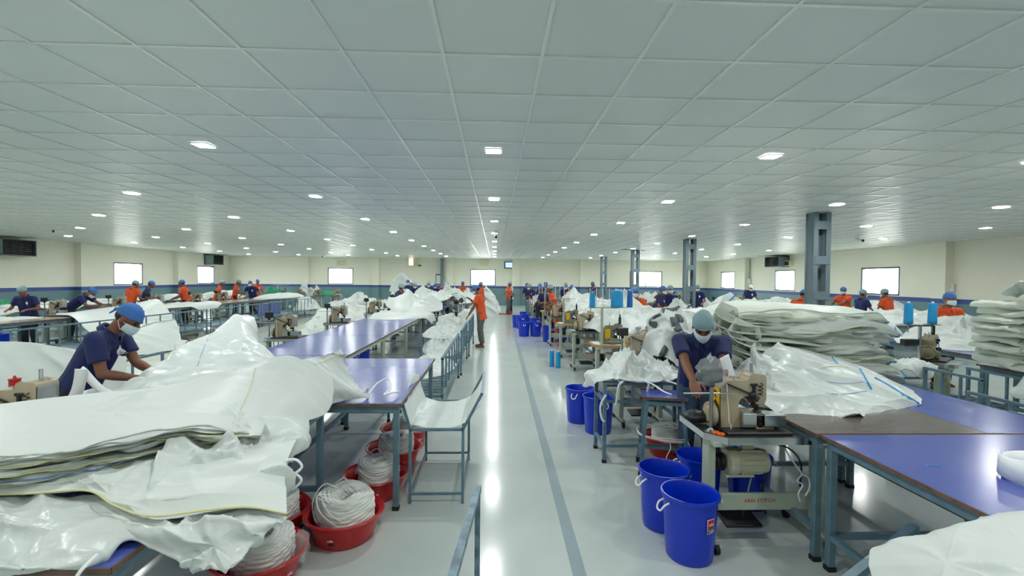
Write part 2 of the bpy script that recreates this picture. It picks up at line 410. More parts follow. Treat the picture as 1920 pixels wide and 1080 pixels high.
# ceiling: a grid of lay-in tiles
GX0, GY0, TS = -0.326, 2.252, .6
lampset = {}
c = struct(one(lambda b: b.box(((XL+XR)/2, (YB+YF)/2, HC+.16), (XR-XL+.4, YB-YF+.4, .04)), 'ceiling', M['tile']))
cols = range(int((XL-GX0)//TS)+0, int((XR-GX0)//TS)+1); rows = range(int((YF-GY0)//TS), int((YB-GY0)//TS)+1)
LAMPS = []
for i in range(-30, 26, 5):
    for j in range(-11, 50, 5):
        x, y = GX0+TS*(i+.5+(0)), GY0+TS*(j+.5)
        if XL+.3 < x < XR-.3 and YF+.3 < y < YB-.3: LAMPS.append((i, j, x, y))
lampcell = {(i, j) for i, j, x, y in LAMPS}
def seen(x, y):                              # roughly inside the photograph's view of the ceiling
    d = math.hypot(x, y); return y > .9 and abs(x-.037*y) < 1.15*y+.3
cells = [(i, j, GX0+TS*(i+.5), GY0+TS*(j+.5)) for i in cols for j in rows]
cells.sort(key=lambda q: (not seen(q[2], q[3]), math.hypot(q[2], q[3])))
rnd = random.Random(4)
def tile_shape(b, x, y, w=0, h=0, dz=0, tx=0, ty=0):
    x0, x1, y0, y1 = max(x-TS/2+.012, XL), min(x+TS/2-.012, XR), max(y-TS/2+.012, YF), min(y+TS/2-.012, YB)
    if x1-x0 < .02 or y1-y0 < .02: return
    z = lambda a, e: HC+.004+dz+tx*(a-x)+ty*(e-y)
    vs = [(x0, y0, z(x0, y0)), (x1, y0, z(x1, y0)), (x1, y1, z(x1, y1)), (x0, y1, z(x0, y1))]
    b.add(vs+[(v[0], v[1], v[2]+.012) for v in vs], [(3, 2, 1, 0), (4, 5, 6, 7), (0, 1, 5, 4), (1, 2, 6, 5), (2, 3, 7, 6), (3, 0, 4, 7)])
rest = MB(); n = 0
for (i, j, x, y) in cells:
    kw = dict(dz=rnd.uniform(0, .002), tx=rnd.gauss(0, .0035), ty=rnd.gauss(0, .0035))
    if n < 298:
        b = MB(); tile_shape(b, 0+x, y, **kw)
        if b.v: b.build('ceiling_tile', M['tile'], c); n += 1
    else: tile_shape(rest, x, y, **kw)
rest.build('far_tiles', M['tile'], c)['kind'] = 'stuff'
b = MB()
for i in cols:
    x = GX0+TS*i
    if XL < x < XR: b.box((x, (YB+YF)/2, HC+.003), (.024, YB-YF, .012))
for j in rows:
    y = GY0+TS*j
    if YF < y < YB: b.box(((XL+XR)/2, y, HC+.0035), (XR-XL, .024, .011))
b.build('ceiling_grid', M['tbar'], c)

# ceiling lamps
proto = None
colsx = sorted({i for i, j, x, y in LAMPS}); rowsy = sorted({j for i, j, x, y in LAMPS})
def linename(x):
    k = round((x+.026)/3)
    if k == 0: return 'above the aisle'
    return '%s line %s of the aisle' % (ORD[abs(k)-1], 'left' if k < 0 else 'right')
for (i, j, x, y) in LAMPS:
    r = [q for q in rowsy if GY0+TS*(q+.5) > 3].index(j) if y > 3 else None
    lab = 'square LED ceiling lamp, %s, %s' % ((ORD[r]+' row from the camera') if r is not None else ('behind the camera' if y < 0 else 'just overhead of the camera'), linename(x))
    if proto is None:
        L = empty('ceiling_lamp', (x, y, HC), 0, lab, 'lamp', 'square ceiling lamps')
        b = MB()
        for sx, sy, w, h in ((-1, 0, .01, .17), (1, 0, .01, .17), (0, -1, .17, .01), (0, 1, .17, .01)): b.box((sx*.084, sy*.084, -.004), (w, h, .014))
        b.build('frame', M['lampf'], L)
        one(lambda b: b.add([(-.08, -.08, -.0035), (.08, -.08, -.0035), (.08, .08, -.0035), (-.08, .08, -.0035)], [(3, 2, 1, 0)]), 'diffuser', M['lampd'], L)
        proto = L
    else: dup(proto, (x, y, HC), 0, lab)
# ------------------------------------------------------------------ work tables
TZ = .86
def work_table(x0, x1, y0, y1, label, top='lam', legm='steel', z=TZ, group='long work tables', inset=.02):
    t = empty('work_table', ((x0+x1)/2, (y0+y1)/2, 0), 0, label, 'table', group)
    w, d = x1-x0, y1-y0; T = .022
    one(lambda b: b.box((0, 0, z-T/2), (w-.004, d-.004, T), ch=.002), 'table_top', M[top], t)
    b = MB()
    for s in (-1, 1):
        b.box((s*w/2, 0, z-T/2-.001), (.005, d, T)); b.box((0, s*d/2, z-T/2-.001), (w+.005, .005, T))
    b.build('edge_band', M['edge'], t)
    L = M[legm]; s = .045; ax, ay = w/2-inset-s/2, d/2-inset-s/2
    for sx in (-1, 1):
        for sy in (-1, 1):
            b = MB(); b.box((sx*ax, sy*ay, (z-T+.03)/2), (s, s, z-T-.03), ch=.003); l = b.build('leg', L, t)
            one(lambda b: b.box((sx*ax, sy*ay, .015), (s+.006, s+.006, .03)), 'foot_cap', M['rubber'], l)
    for sy in (-1, 1): one(lambda b: b.box((0, sy*ay, z-T-.03), (w-2*inset-2*s, .04, .05)), 'rail', L, t)
    for sx in (-1, 1): one(lambda b: b.box((sx*ax, 0, z-T-.03), (.04, d-2*inset-2*s, .05)), 'rail', L, t)
    one(lambda b: b.box((0, ay, .22), (w-2*inset-2*s, .035, .035)), 'stretcher', L, t)
    one(lambda b: b.box((-ax, 0, .22), (.035, d-2*inset-2*s, .035)), 'stretcher', L, t)
    return t
work_table(-2.55, -1.29, 1.6, 3.64, 'blue topped steel table under the big foreground pile of white bags')
work_table(-1.83, -.73, 3.66, 5.72, 'blue topped table with steel legs beside the white sling stand')
ly = [3.72, 5.93, 7.95, 9.98, 12.0, 14.05, 16.1, 18.2, 20.3, 22.4]
for k, (a, b_) in enumerate(zip(ly, ly[1:])):
    dx = max(0, a-10)*.022
    work_table(-3.13+dx, -1.85+dx, a+.006, b_-.006, 'blue topped table with %s legs, %s from the camera in the left row' % ('cream' if k in (1, 2, 3) else 'blue grey', ORD[k]), legm='pgreen' if k in (1, 2, 3) else 'steel')
work_table(2.12, 3.72, 1.45, 2.91, 'blue topped table at the right front with a white loop of webbing on it')
work_table(2.1, 3.255, 2.935, 4.08, 'dark wood grained table behind the front blue table', top='wood')
work_table(3.262, 3.98, 2.935, 5.2, 'narrow lavender blue table right of the wood grained table')
ry = [4.09, 6.1, 8.1, 10.1, 12.1, 14.1, 16.1]
for k, (a, b_) in enumerate(zip(ry, ry[1:])):
    work_table(2.14, 3.256, a+.006, b_-.006, 'blue topped table under white bags, %s behind the wood grained table' % ORD[k])
# tables of the second and third rows on the right
for k, (x0, x1, y0, y1, w) in enumerate(((6.6, 7.8, 5.6, 7.7, 'beside the olive machine'), (6.5, 7.7, 7.75, 9.8, 'in front of the masked orange worker'), (8.6, 10.6, 10.3, 12.2, 'behind the masked orange worker'),
        (6.9, 8.2, 12.5, 15.4, 'behind the large steel column'), (3.9, 5.2, 10.2, 13.2, 'between the two right rows'), (9.6, 11.2, 15.6, 18.6, 'below the right wall windows'), (3.9, 5.2, 17.5, 21, 'near the middle columns'), (11.2, 13.2, 11.4, 13.6, 'by the right wall'))):
    work_table(x0, x1, y0, y1, 'blue topped table of the right half, %s' % w)
# left long tables with pale wood tops
for k, (y0, y1) in enumerate(((8.0, 11.1), (11.7, 14.3), (14.32, 17.4), (17.42, 20.5), (20.52, 24.4))):
    work_table(-10.95, -9.75, y0, y1, 'pale wood topped table, %s in the long left row' % ORD[k], top='brownlam')
for k, (x0, x1, y0, y1, w) in enumerate(((-13.9, -12.6, 9.6, 12.4, 'in front of the hair netted navy worker'), (-14.6, -13.2, 13.6, 18.2, 'under the left wall windows'), (-13.9, -12.6, 19, 23.4, 'before the far orange workers'), (-12.6, -10.9, 24.6, 28, 'near the back wall with green cloth'))):
    work_table(x0, x1, y0, y1, 'white covered table at the left wall, %s' % w)

# ------------------------------------------------------------------ rail carts
def rail_cart(x0, x1, y0, y1, z0, z1, label, sides='LR', n=6, deck='slats', parent=None, group='steel rail carts'):
    t = empty('rail_cart', ((x0+x1)/2, (y0+y1)/2, 0), 0, label, 'cart', group)
    w, d = x1-x0, y1-y0; s = .03
    for sx in (-1, 1):
        for sy in (-1, 1):
            l = one(lambda b: b.box((sx*w/2, sy*d/2, (z1+.03)/2), (s, s, z1-.03)), 'post', M['steel'], t)
            one(lambda b: b.box((sx*w/2, sy*d/2, .02), (s+.008, s+.008, .04)), 'foot_cap', M['rubber'], l)
    for sx, c in ((-1, 'L'), (1, 'R')):
        one(lambda b: b.box((sx*w/2, 0, z0), (s, d, s)), 'lower_rail', M['steel'], t)
        if c in sides:
            one(lambda b: b.box((sx*w/2, 0, z1), (s+.006, d+s, s)), 'top_rail', M['steel'], t)
            for k in range(1, n): one(lambda b: b.box((sx*w/2, -d/2+d*k/n, (z0+z1)/2), (s*.75, s*.75, z1-z0)), 'bar', M['steel'], t)
    for sy in (-1, 1): one(lambda b: b.box((0, sy*d/2, z0), (w, s, s)), 'end_rail', M['steel'], t)
    if deck == 'slats':
        k = max(3, int(d/.16))
        for i in range(1, k): one(lambda b: b.box((0, -d/2+d*i/k, z0+.012), (w-.03, .028, .012)), 'slat', M['steel'], t)
    else: one(lambda b: b.box((0, 0, z0+.01), (w-.02, d-.02, .008)), 'deck_plate', M['steel'], t)
    return t
rail_cart(-1.34, -.66, 5.95, 8.6, .34, .82, 'barred blue grey rail cart with slatted deck behind the front table', sides='R', n=6)
c_ = rail_cart(-1.4, -.63, 8.85, 10.7, .34, .84, 'blue grey rail cart with one solid end plate behind the barred one', sides='R', n=5)
one(lambda b: b.box((.385, -.66, .6), (.02, .45, .5)), 'side_plate', M['steel'], c_)
rail_cart(-1.4, -.6, 11.0, 13.2, .34, .84, 'rail cart the aisle worker in orange leans over', sides='R', n=7)
for k, (y0, y1) in enumerate(((8.1, 10.9), (11.3, 14.2), (14.4, 17.3), (17.5, 20.4), (20.6, 23.6))):
    rail_cart(-9.5, -8.6, y0, y1, .32, .84, 'long blue grey rail cart, %s from the camera in the left aisle' % ORD[k], sides='R' if k != 4 else 'LR', n=6 if k < 3 else 8, deck='plate')
rail_cart(-5.6, -4.6, 5.0, 6.6, .3, .78, 'rail cart at far left behind the seated machine operator', sides='LR', n=3)
# low barred racks at the right edge
rail_cart(5.0, 5.75, 4.1, 4.7, .45, .7, 'low steel rack holding white cloth at the right edge', sides='LR', n=3)
rail_cart(4.6, 5.6, 3.6, 3.95, .3, .7, 'front steel rack with a mid rail at the right edge', sides='LR', n=2)
rail_cart(5.3, 5.85, 4.85, 5.5, .45, .8, 'steel rack beside the olive machine holding pale cloth', sides='LR', n=3)
rail_cart(1.35, 2.0, 18.4, 20.0, .4, .95, 'far barred rack by the stacked blue bins', sides='L', n=5)
# panels leaning in a left cart
for k, y in enumerate((18.2, 19.2)):
    tag(one(lambda b: b.box((-8.9, y, .58), (.03, .85, .5)), 'board', M['lam' if k < 1 else 'lam']), ('nearer' if k == 0 else 'farther')+' blue board standing in the left rail cart', 'board', 'boards in the left rail cart')

# ------------------------------------------------------------------ sling stands
def sling_stand(x0, x1, y0, y1, z, fl, fr, label, zl, zr):
    t = empty('sling_stand', ((x0+x1)/2, (y0+y1)/2, 0), 0, label, 'stand', 'steel sling stands')
    hw, hd = (x1-x0)/2, (y1-y0)/2; r = .011; S = M['steel']
    for sx in (-1, 1):
        for sy in (-1, 1):
            one(lambda b: b.beam((sx*hw, sy*hd, 0), (sx*hw, sy*hd, z), .022), 'leg', S, t)
            f, zt = (fl, zl) if sx < 0 else (fr, zr)
            one(lambda b: b.beam((sx*hw, sy*hd, z), (sx*hw+f, sy*hd, zt), .022), 'flared_arm', S, t)
        f, zt = (fl, zl) if sx < 0 else (fr, zr)
        one(lambda b: b.beam((sx*hw+f, -hd, zt), (sx*hw+f, hd, zt), .022), 'arm_rail', S, t)
        one(lambda b: b.beam((sx*hw, -hd, z), (sx*hw, hd, z), .022), 'long_rail', S, t)
        one(lambda b: b.beam((sx*hw, -hd, .08), (sx*hw, hd, .08), .018), 'long_rail', S, t)
    for sy in (-1, 1):
        one(lambda b: b.beam((-hw, sy*hd, z), (hw, sy*hd, z), .022), 'cross_rail', S, t)
        one(lambda b: b.beam((-hw, sy*hd, .08), (hw, sy*hd, .08), .018), 'cross_rail', S, t)
    return t
sling_stand(-.68, -.25, 3.8, 4.7, .61, -.07, .15, 'thin steel sling stand holding white cloth beside the aisle', .84, .9)
def sling_cloth():
    n, k = 60, 40; u = np.linspace(0, 1, n)[:, None]*np.ones((1, k)); v = np.linspace(0, 1, k)[None]*np.ones((n, 1))
    prof = np.array([(-.76, .93), (-.735, .8), (-.69, .66), (-.66, .625), (-.56, .6), (-.46, .595), (-.36, .6), (-.27, .625), (-.235, .68), (-.17, .8), (-.115, .9)])
    tt = np.linspace(0, 1, len(prof)); x = np.interp(u, tt, prof[:, 0]); z = np.interp(u, tt, prof[:, 1])
    y = 3.83+.86*v
    side = np.clip(1-u/.3, 0, 1); far = np.clip((u-.72)/.28, 0, 1)
    z = z-side*.24*np.abs(v-.72)**1*1.1-far*.22*np.abs(v-.5)+.012+.012*crease(u*1.1, v, 3, 2.2)
    x = x+.02*side*np.sin(v*9)
    o = grid_obj('sling_cloth', np.stack([x, y, z], -1), M['film'], None, .003)
    return tag(o, 'white plastic sheet lying in the thin sling stand beside the aisle', 'cloth')
sling_cloth()
def rail_front():
    t = empty('rail_stand', (-.1, 2.0, 0), 0, 'worn blue grey steel rail frame at the bottom edge beside the aisle', 'rail')
    S = mat('worn_steel', '6E8A98', .4, var=(14, '4B6270', .1))
    one(lambda b: b.beam((-.165, -1.32, .66), (.016, .62, .66), .036), 'top_rail', S, t)
    one(lambda b: b.beam((.014, .6, 0), (.014, .6, .645), .03), 'post', S, t)
    one(lambda b: b.beam((-.163, -1.28, 0), (-.163, -1.28, .645), .03), 'post', S, t)
    one(lambda b: b.beam((-.163, -1.28, .08), (.014, .6, .08), .025), 'low_rail', S, t)
rail_front()
# rail frame under the white cloth at bottom right
t = empty('rail_stand', (1.9, 1.6, 0), 0, 'blue grey slanted steel frame under the bottom right white cloth', 'rail')
_q = [at(1570, 1105, z=.42)-Vector((1.9, 1.6, 0)), at(1712, 992, z=.56)-Vector((1.9, 1.6, 0))]
one(lambda b: b.beam(_q[0], _q[1], .04), 'slanted_bar', M['steel'], t)
one(lambda b: b.beam(_q[1]+Vector((0, 0, .02)), (_q[1].x+.1, _q[1].y, 0), .035), 'leg', M['steel'], t)
one(lambda b: b.beam(_q[0], (_q[0].x-.02, _q[0].y-.02, 0), .035), 'leg', M['steel'], t)
one(lambda b: b.beam((_q[1].x, _q[1].y, .5), (_q[1].x+.7, _q[1].y-.35, .6), .035), 'cross_bar', M['steel'], t)
one(lambda b: b.beam((_q[1].x+.7, _q[1].y-.35, .6), (_q[1].x+.72, _q[1].y-.36, 0), .035), 'leg', M['steel'], t)

# ------------------------------------------------------------------ stool and heap rack
def stool():
    t = empty('stool', (1.64, 4.42, 0), R(-14), 'tall stool with blue laminate seat and splayed steel legs', 'stool')
    one(lambda b: b.box((0, 0, .742), (.4, .34, .022), ch=.003), 'seat', M['lam'], t)
    b = MB()
    for s in (-1, 1): b.box((s*.2, 0, .741), (.006, .34, .024)); b.box((0, s*.17, .741), (.406, .006, .024))
    b.build('edge_band', M['edge'], t)
    for sx in (-1, 1):
        for sy in (-1, 1):
            l = one(lambda b: b.beam((sx*.16, sy*.13, .73), (sx*.215, sy*.185, .03), .034), 'leg', M['steel'], t)
            one(lambda b: b.beam((sx*.215, sy*.185, .05), (sx*.2165, sy*.1865, 0), .042), 'foot_cap', M['rubber'], l)
    for s in (-1, 1):
        one(lambda b: b.beam((-.165, s*.135, .69), (.165, s*.135, .69), .03), 'rail', M['steel'], t)
        one(lambda b: b.beam((s*.165, -.135, .69), (s*.165, .135, .69), .03), 'rail', M['steel'], t)
        one(lambda b: b.beam((-.205, s*.175, .16), (.205, s*.175, .16), .026), 'rung', M['steel'], t)
        one(lambda b: b.beam((s*.205, -.175, .2), (s*.205, .175, .2), .026), 'rung', M['steel'], t)
    b = MB(); rr = random.Random(2)
    for k in range(3):
        z = .36+k*.012; q = .19-.02*0
        b.tube(spline([(sx*.195+rr.uniform(-.01, .01), sy*.165, z+rr.uniform(-.015, .015)) for sx, sy in ((-1, -1), (1, -1), (1, 1), (-1, 1))], 24, True), .004, 5, closed=True)
    b.build('wound_twine', M['rope'], t, True)
    b = MB()
    for (x, y, ph) in ((.2, -.17, .3), (.03, -.18, 1.2)):
        b.tube(spline([(x, y, .37), (x+.02, y-.02, .3), (x-.02, y-.04, .2), (x+.03, y-.02, .12)], 14), .004, 5)
    b.build('loose_twine', M['rope'], t, True)
stool()
def heap_rack():
    t = empty('rack', (1.55, 4.85, 0), 0, 'blue grey steel rack under the crumpled white plastic heap', 'rack')
    for sx, x in ((-1, -.43), (1, .44)):
        for y in (-.22, .18):
            l = one(lambda b: b.beam((x, y, .03), (x, y, .8 if y < 0 else .76), .034), 'leg', M['steel'], t)
            one(lambda b: b.box((x, y, .015), (.042, .042, .03)), 'foot_cap', M['rubber'], l)
        one(lambda b: b.beam((x, -.22, .62), (x, .18, .62), .028), 'side_rail', M['steel'], t)
        one(lambda b: b.beam((x, -.22, .17), (x, .18, .17), .028), 'side_rail', M['steel'], t)
    for y, z in ((-.22, .8), (-.22, .62), (.18, .76), (-.22, .17)):
        one(lambda b: b.beam((-.43, y, z), (.44, y, z), .026), 'cross_rail', M['steel'], t)
    for x in (-.15, .15): one(lambda b: b.beam((x, -.22, .62), (x, -.22, .8), .02), 'upright', M['steel'], t)
    for k in range(4): one(lambda b: b.beam((-.3+.2*k, -.22, .625), (-.3+.2*k, .18, .625), .02), 'slat', M['steel'], t)
heap_rack()

# ------------------------------------------------------------------ bins, basins, twine, cones
def bin_proto():
    t = empty('bin', (0, 0, 0), 0, 'x', 'bin', 'blue plastic bins')
    n = 40; V = []; prof = [(.0, .012), (.145, .012), (.15, .0), (.158, .012), (.168, .12), (.178, .3), (.184, .385), (.196, .388), (.2, .398), (.196, .41), (.187, .41), (.18, .398), (.174, .3), (.16, .03), (.0, .02)]
    b = MB(); b.lathe(prof, n)
    for i, v in enumerate(b.v):              # shallow flutes in the wall
        r = math.hypot(v[0], v[1]); k = (i % n)
        if .15 < r < .186 and .01 < v[2] < .386 and k % 5 == 0: b.v[i] = (v[0]*.975, v[1]*.975, v[2])
    b.build('shell', M['bluep'], t, True, auto=50)
    for s in (-1, 1):
        b = MB(); b.tube(spline([(s*.188, -.035, .365), (s*.225, -.034, .35), (s*.245, -.02, .32), (s*.245, .02, .32), (s*.225, .034, .35), (s*.188, .035, .365)], 20), .0065, 6)
        b.build('handle', M['whitep'], t, True)
    return t
BIN = bin_proto(); BIN_USED = [False]
def place_bin(x, y, rz, label, s=1.0, z=0):
    if not BIN_USED[0]: o = BIN; BIN_USED[0] = True; o.location = (x, y, z); o.rotation_euler = (0, 0, rz); o['label'] = label
    else: o = dup(BIN, (x, y, z), rz, label)
    o.scale = (s*.96, s*.96, s*1.06)
    return o
fb = place_bin(1.325, 3.05, R(12), 'foremost tall blue bin with white handles beside the grey machine stand', 1.0)
place_bin(1.29, 3.44, R(18), 'blue bin just behind the foremost blue bin', 1.0)
place_bin(1.27, 5.58, R(100), 'blue bin under the crumpled white heap, nearer of two', 1.02); place_bin(1.12, 6.0, R(60), 'blue bin under the crumpled white heap, farther of two', 1.02)
place_bin(1.7, 3.75, 0, 'blue bin under the front sewing machine stand, left of two', .95); place_bin(2.12, 3.75, 0, 'blue bin under the front sewing machine stand, right of two', .95)
for k, (x, y) in enumerate(((.95, 14.95), (1.33, 14.95), (.86, 17.7), (.98, 17.2), (1.45, 16.4), (1.6, 13.7), (2.05, 13.55), (1.25, 19.6), (1.22, 18.1))):
    place_bin(x, y, R(90+5*k), ('blue bin on the aisle edge before the far machines, %s' % ('left front', 'right front', 'leftmost at back', 'second from left at back', 'behind the front pair', 'alone beside a machine leg', 'half hidden beside a machine leg', 'farthest one', 'on top row behind')[k]), 1.05)
for k, (x, y) in enumerate(((-12.0, 11.3), (-11.6, 11.35), (-11.5, 15.6), (-11.5, 16.4), (-2.6, 9.1))):
    place_bin(x, y, .4*k, 'blue bin under the %s' % ('far left tables, left one', 'far left tables, right one', 'long left row, nearer', 'long left row, farther', 'third blue table of the left row')[k])
def sticker(x, y, z, r, ang, w, h, parts, parent):      # small printed label curved round a bin wall
    for (name, m, u0, u1, z0, z1, off) in parts:
        a = np.linspace(ang+u0/r, ang+u1/r, 8); zz = np.array([z0, z1])
        P = np.stack([np.stack([(r+off+.035*(q-.2))*np.cos(a), (r+off+.035*(q-.2))*np.sin(a), np.full(8, q)], -1) for q in zz])
        grid_obj(name, P, m, parent, .0006)
an = R(-90+12-12); sr = .1735
def textobj(txt, size, m, parent, loc, rot, name='print', ext=.0004, align='CENTER'):
    cu = bpy.data.curves.new(name, 'FONT'); cu.body = txt; cu.size = size; cu.align_x = align; cu.align_y = 'CENTER'; cu.extrude = ext; cu.resolution_u = 2
    tmp = bpy.data.objects.new(name, cu); COL.objects.link(tmp)
    me = bpy.data.meshes.new_from_object(tmp.evaluated_get(bpy.context.evaluated_depsgraph_get())); bpy.data.objects.remove(tmp)
    me.name = name; me.materials.clear(); me.materials.append(m)
    o = bpy.data.objects.new(name, me); link(o, parent); o.location = loc; o.rotation_euler = rot
    return o
a0 = R(-78)                                   # sticker direction in bin space
lab = empty('sticker', parent=fb)
sticker(0, 0, 0, .174, a0, 0, 0, [('border', M['inkw'], -.03, .03, .215, .305, .0035), ('red_field', M['red'], -.027, .027, .243, .302, .0042), ('black_field', M['inkk'], -.027, .027, .218, .241, .0042)], lab)
rot = (R(90-2), 0, a0+R(90))
for txt, z, sz in (('cello', .273, .024), ('TUFF', .2295, .021)):
    rr = .174+.035*(z-.2)+.006; textobj(txt, sz, M['inkw'], lab, (rr*cos(a0), rr*sin(a0), z), rot, 'lettering')
def basin_proto():
    t = empty('basin', (0, 0, 0), 0, 'x', 'basin', 'red plastic basins')
    one(lambda b: b.lathe([(0, .004), (.19, .004), (.2, 0), (.212, .012), (.238, .1), (.262, .18), (.285, .184), (.29, .192), (.284, .2), (.262, .196), (.252, .186), (.228, .1), (.2, .016), (0, .012)], 40), 'shell', M['red'], t, True, auto=50)
    return t
BAS = basin_proto(); TWI = []
def twine_mesh(seed, top):
    r0 = np.random.RandomState(seed); n, k = 72, 120; th = np.linspace(0, 2*pi, n)[:, None]; s = np.linspace(0, 1, k)[None]
    h, ra = (.3, .205) if top else (.28, .17)
    prof = [(.0, .02), (.13, .02), (ra*.93, .05), (ra, .12), (ra*1.0, .2), (ra*.97, h-.02), (ra*.85, h), (ra*.45, h*.99), (ra*.3, h*.93), (ra*.22, h*.6), (.0, h*.58)] if top else \
           [(.0, .02), (.13, .02), (ra*.95, .04), (ra, .1), (ra, .2), (ra*.98, h-.02), (ra*.9, h), (ra*.5, h-.004), (ra*.35, h-.005), (ra*.3, h*.6), (.0, h*.6)]
    tt = np.linspace(0, 1, len(prof)); pr = np.array(prof); r = np.interp(s, tt, pr[:, 0]); z = np.interp(s, tt, pr[:, 1])
    rip = .0042*np.sin(s*230+5*np.sin(th*2+seed))+.0042*np.sin(s*170-6*np.sin(th*2+1))+.004*vnoise(np.cos(th)*3+s*30, np.sin(th)*3, seed)
    rr = r*(1+.05*np.sin(th*2+seed)*(1 if top else .3))+rip*np.clip(r*20, 0, 1)
    P = np.stack([rr*np.cos(th), rr*np.sin(th), z+.012*np.sin(th*3+seed)*(z > .1)*(1 if top else .4)+rip*.5], -1)
    return P
def twine(x, y, label, seed, top=False, z=0.0):
    o = grid_obj('twine_roll', twine_mesh(seed, top), M['rope']); o.location = (x, y, z+.002)
    tag(o, label, 'twine', 'rolls of white twine')
    rr = random.Random(seed); b = MB()
    for q in range(4 if top else 1):
        a = rr.uniform(0, 6); h = .3 if top else .285
        b.tube(spline([(.1*cos(a), .1*sin(a), h-.02), (.19*cos(a+.5), .19*sin(a+.5), h+.02), (.22*cos(a+1), .22*sin(a+1), h-.06), (.2*cos(a+1.7), .2*sin(a+1.7), h*.5), (.17*cos(a+2.3), .17*sin(a+2.3), h+.005)], 26), .005, 5)
    b.build('loose_end', M['rope'], o, True)
    return o
bpos = [(-1.06, 3.33, 'front red basin with a loosely wound twine roll', True), (-1.0, 3.98, 'red basin behind the front one, near the table leg', False), (-.98, 4.6, 'third red basin under the blue table', False), (-.98, 5.2, 'fourth red basin under the blue table', False),
        (-1.42, 2.85, 'red basin at bottom left under the bag pile with a clear bag', False), (-1.6, 3.36, 'red basin left of the front basin behind the bag pile', False), (-1.85, 2.2, 'red basin at the bottom edge below the table corner', False)]
used = False
for k, (x, y, lb, tp) in enumerate(bpos):
    if not used: o = BAS; used = True; o.location = (x, y, 0); o['label'] = lb
    else: o = dup(BAS, (x, y, 0), .3*k, lb)
    o.scale = (.96, .96, .96)
    twine(x+(.02 if k else 0), y+.01, 'white twine roll in the '+lb.replace(' with a loosely wound twine roll', '').replace(' with a clear bag', ''), 3+k, tp, .012)
    if k == 0:
        fbas = o
        tag(textobj('cello', .022, M['inkw'], o, (.262*cos(R(-93)), .262*sin(R(-93)), .105), (R(70), 0, R(-3)), 'lettering'))
        one(lambda b: b.box((.252*cos(R(-93)), .252*sin(R(-93)), .075), (.04, .006, .016), mx=(Matrix.Rotation(R(-3), 3, 'Z') @ Matrix.Rotation(R(-20), 3, 'X'))), 'black_label', M['inkk'], o)
o = dup(BAS, (1.86, 4.86, 0), 0, 'red basin under the steel rack behind the stool'); o.scale = (.9, .9, 1)
o = dup(BAS, (4.45, 4.55, 0), 0, 'red basin on the floor right of the lavender table'); o.scale = (1.25, 1.25, 1.2)
twine(1.86, 4.86, 'white twine bundle in the red basin behind the stool', 31, False, .012)
def clear_wrap(loc, sc, label, seed, m='clear'):
    n = 26; u = np.linspace(0, pi, n)[:, None]; v = np.linspace(0, 2*pi, n+6)[None]
    r = 1+.35*crease(np.cos(v)*np.sin(u)*1.5, np.cos(u)*1.5+np.sin(v), seed, 1.2)
    P = np.stack([r*np.sin(u)*np.cos(v)*sc[0], r*np.sin(u)*np.sin(v)*sc[1], np.maximum(-.9, r*np.cos(u))*sc[2]+sc[2]*.92], -1)
    o = grid_obj('plastic_bag', P, M[m]); o.location = loc
    return tag(o, label, 'bag')
clear_wrap((-1.18, 2.87, .1), (.05, .06, .1), 'thin clear plastic bag stuck in the bottom left red basin', 5)
clear_wrap((2.42, 3.05, 0), (.13, .09, .05), 'crumpled clear film on the floor under the front blue table', 8)
clear_wrap((3.15, 2.6, 0), (.12, .09, .06), 'crumpled clear film farther right under the front blue table', 9)
def cone_proto(m, r=.052, h=.34, name='thread_cone'):
    t = empty(name, (0, 0, 0), 0, 'x', 'thread', 'thread cones')
    prof = [(0, .006), (r*.9, .006), (r, .016)]+[(r*(1-.12*q), .016+(h-.032)*q) for q in (.15, .3, .45, .6, .75, .9)]+[(r*.86, h-.016), (r*.8, h-.006), (r*.3, h-.004)]
    one(lambda b: b.lathe(prof, 28), 'winding', M[m], t, True)
    one(lambda b: b.lathe([(r*.22, 0), (r*.36, 0), (r*.3, h+.02), (r*.2, h+.02), (r*.2, 0)], 16), 'core_tube', M['whitep'], t, True)
    return t
CONES = {}
def cone(m, loc, label, s=1.0, sx=None, rx=0):
    if m not in CONES: o = CONES[m] = cone_proto(m); o.location = loc; o['label'] = label
    else: o = dup(CONES[m], loc, 0, label)
    o.scale = (sx or s, sx or s, s); o.rotation_euler = (rx, rx*.3, 0)
    return o
cone('cyan', (1.22, 9.78, 0), 'cyan thread cone standing on the aisle floor, left of the pair'); cone('cyan', (1.335, 9.62, 0), 'cyan thread cone standing on the aisle floor, right of the pair')
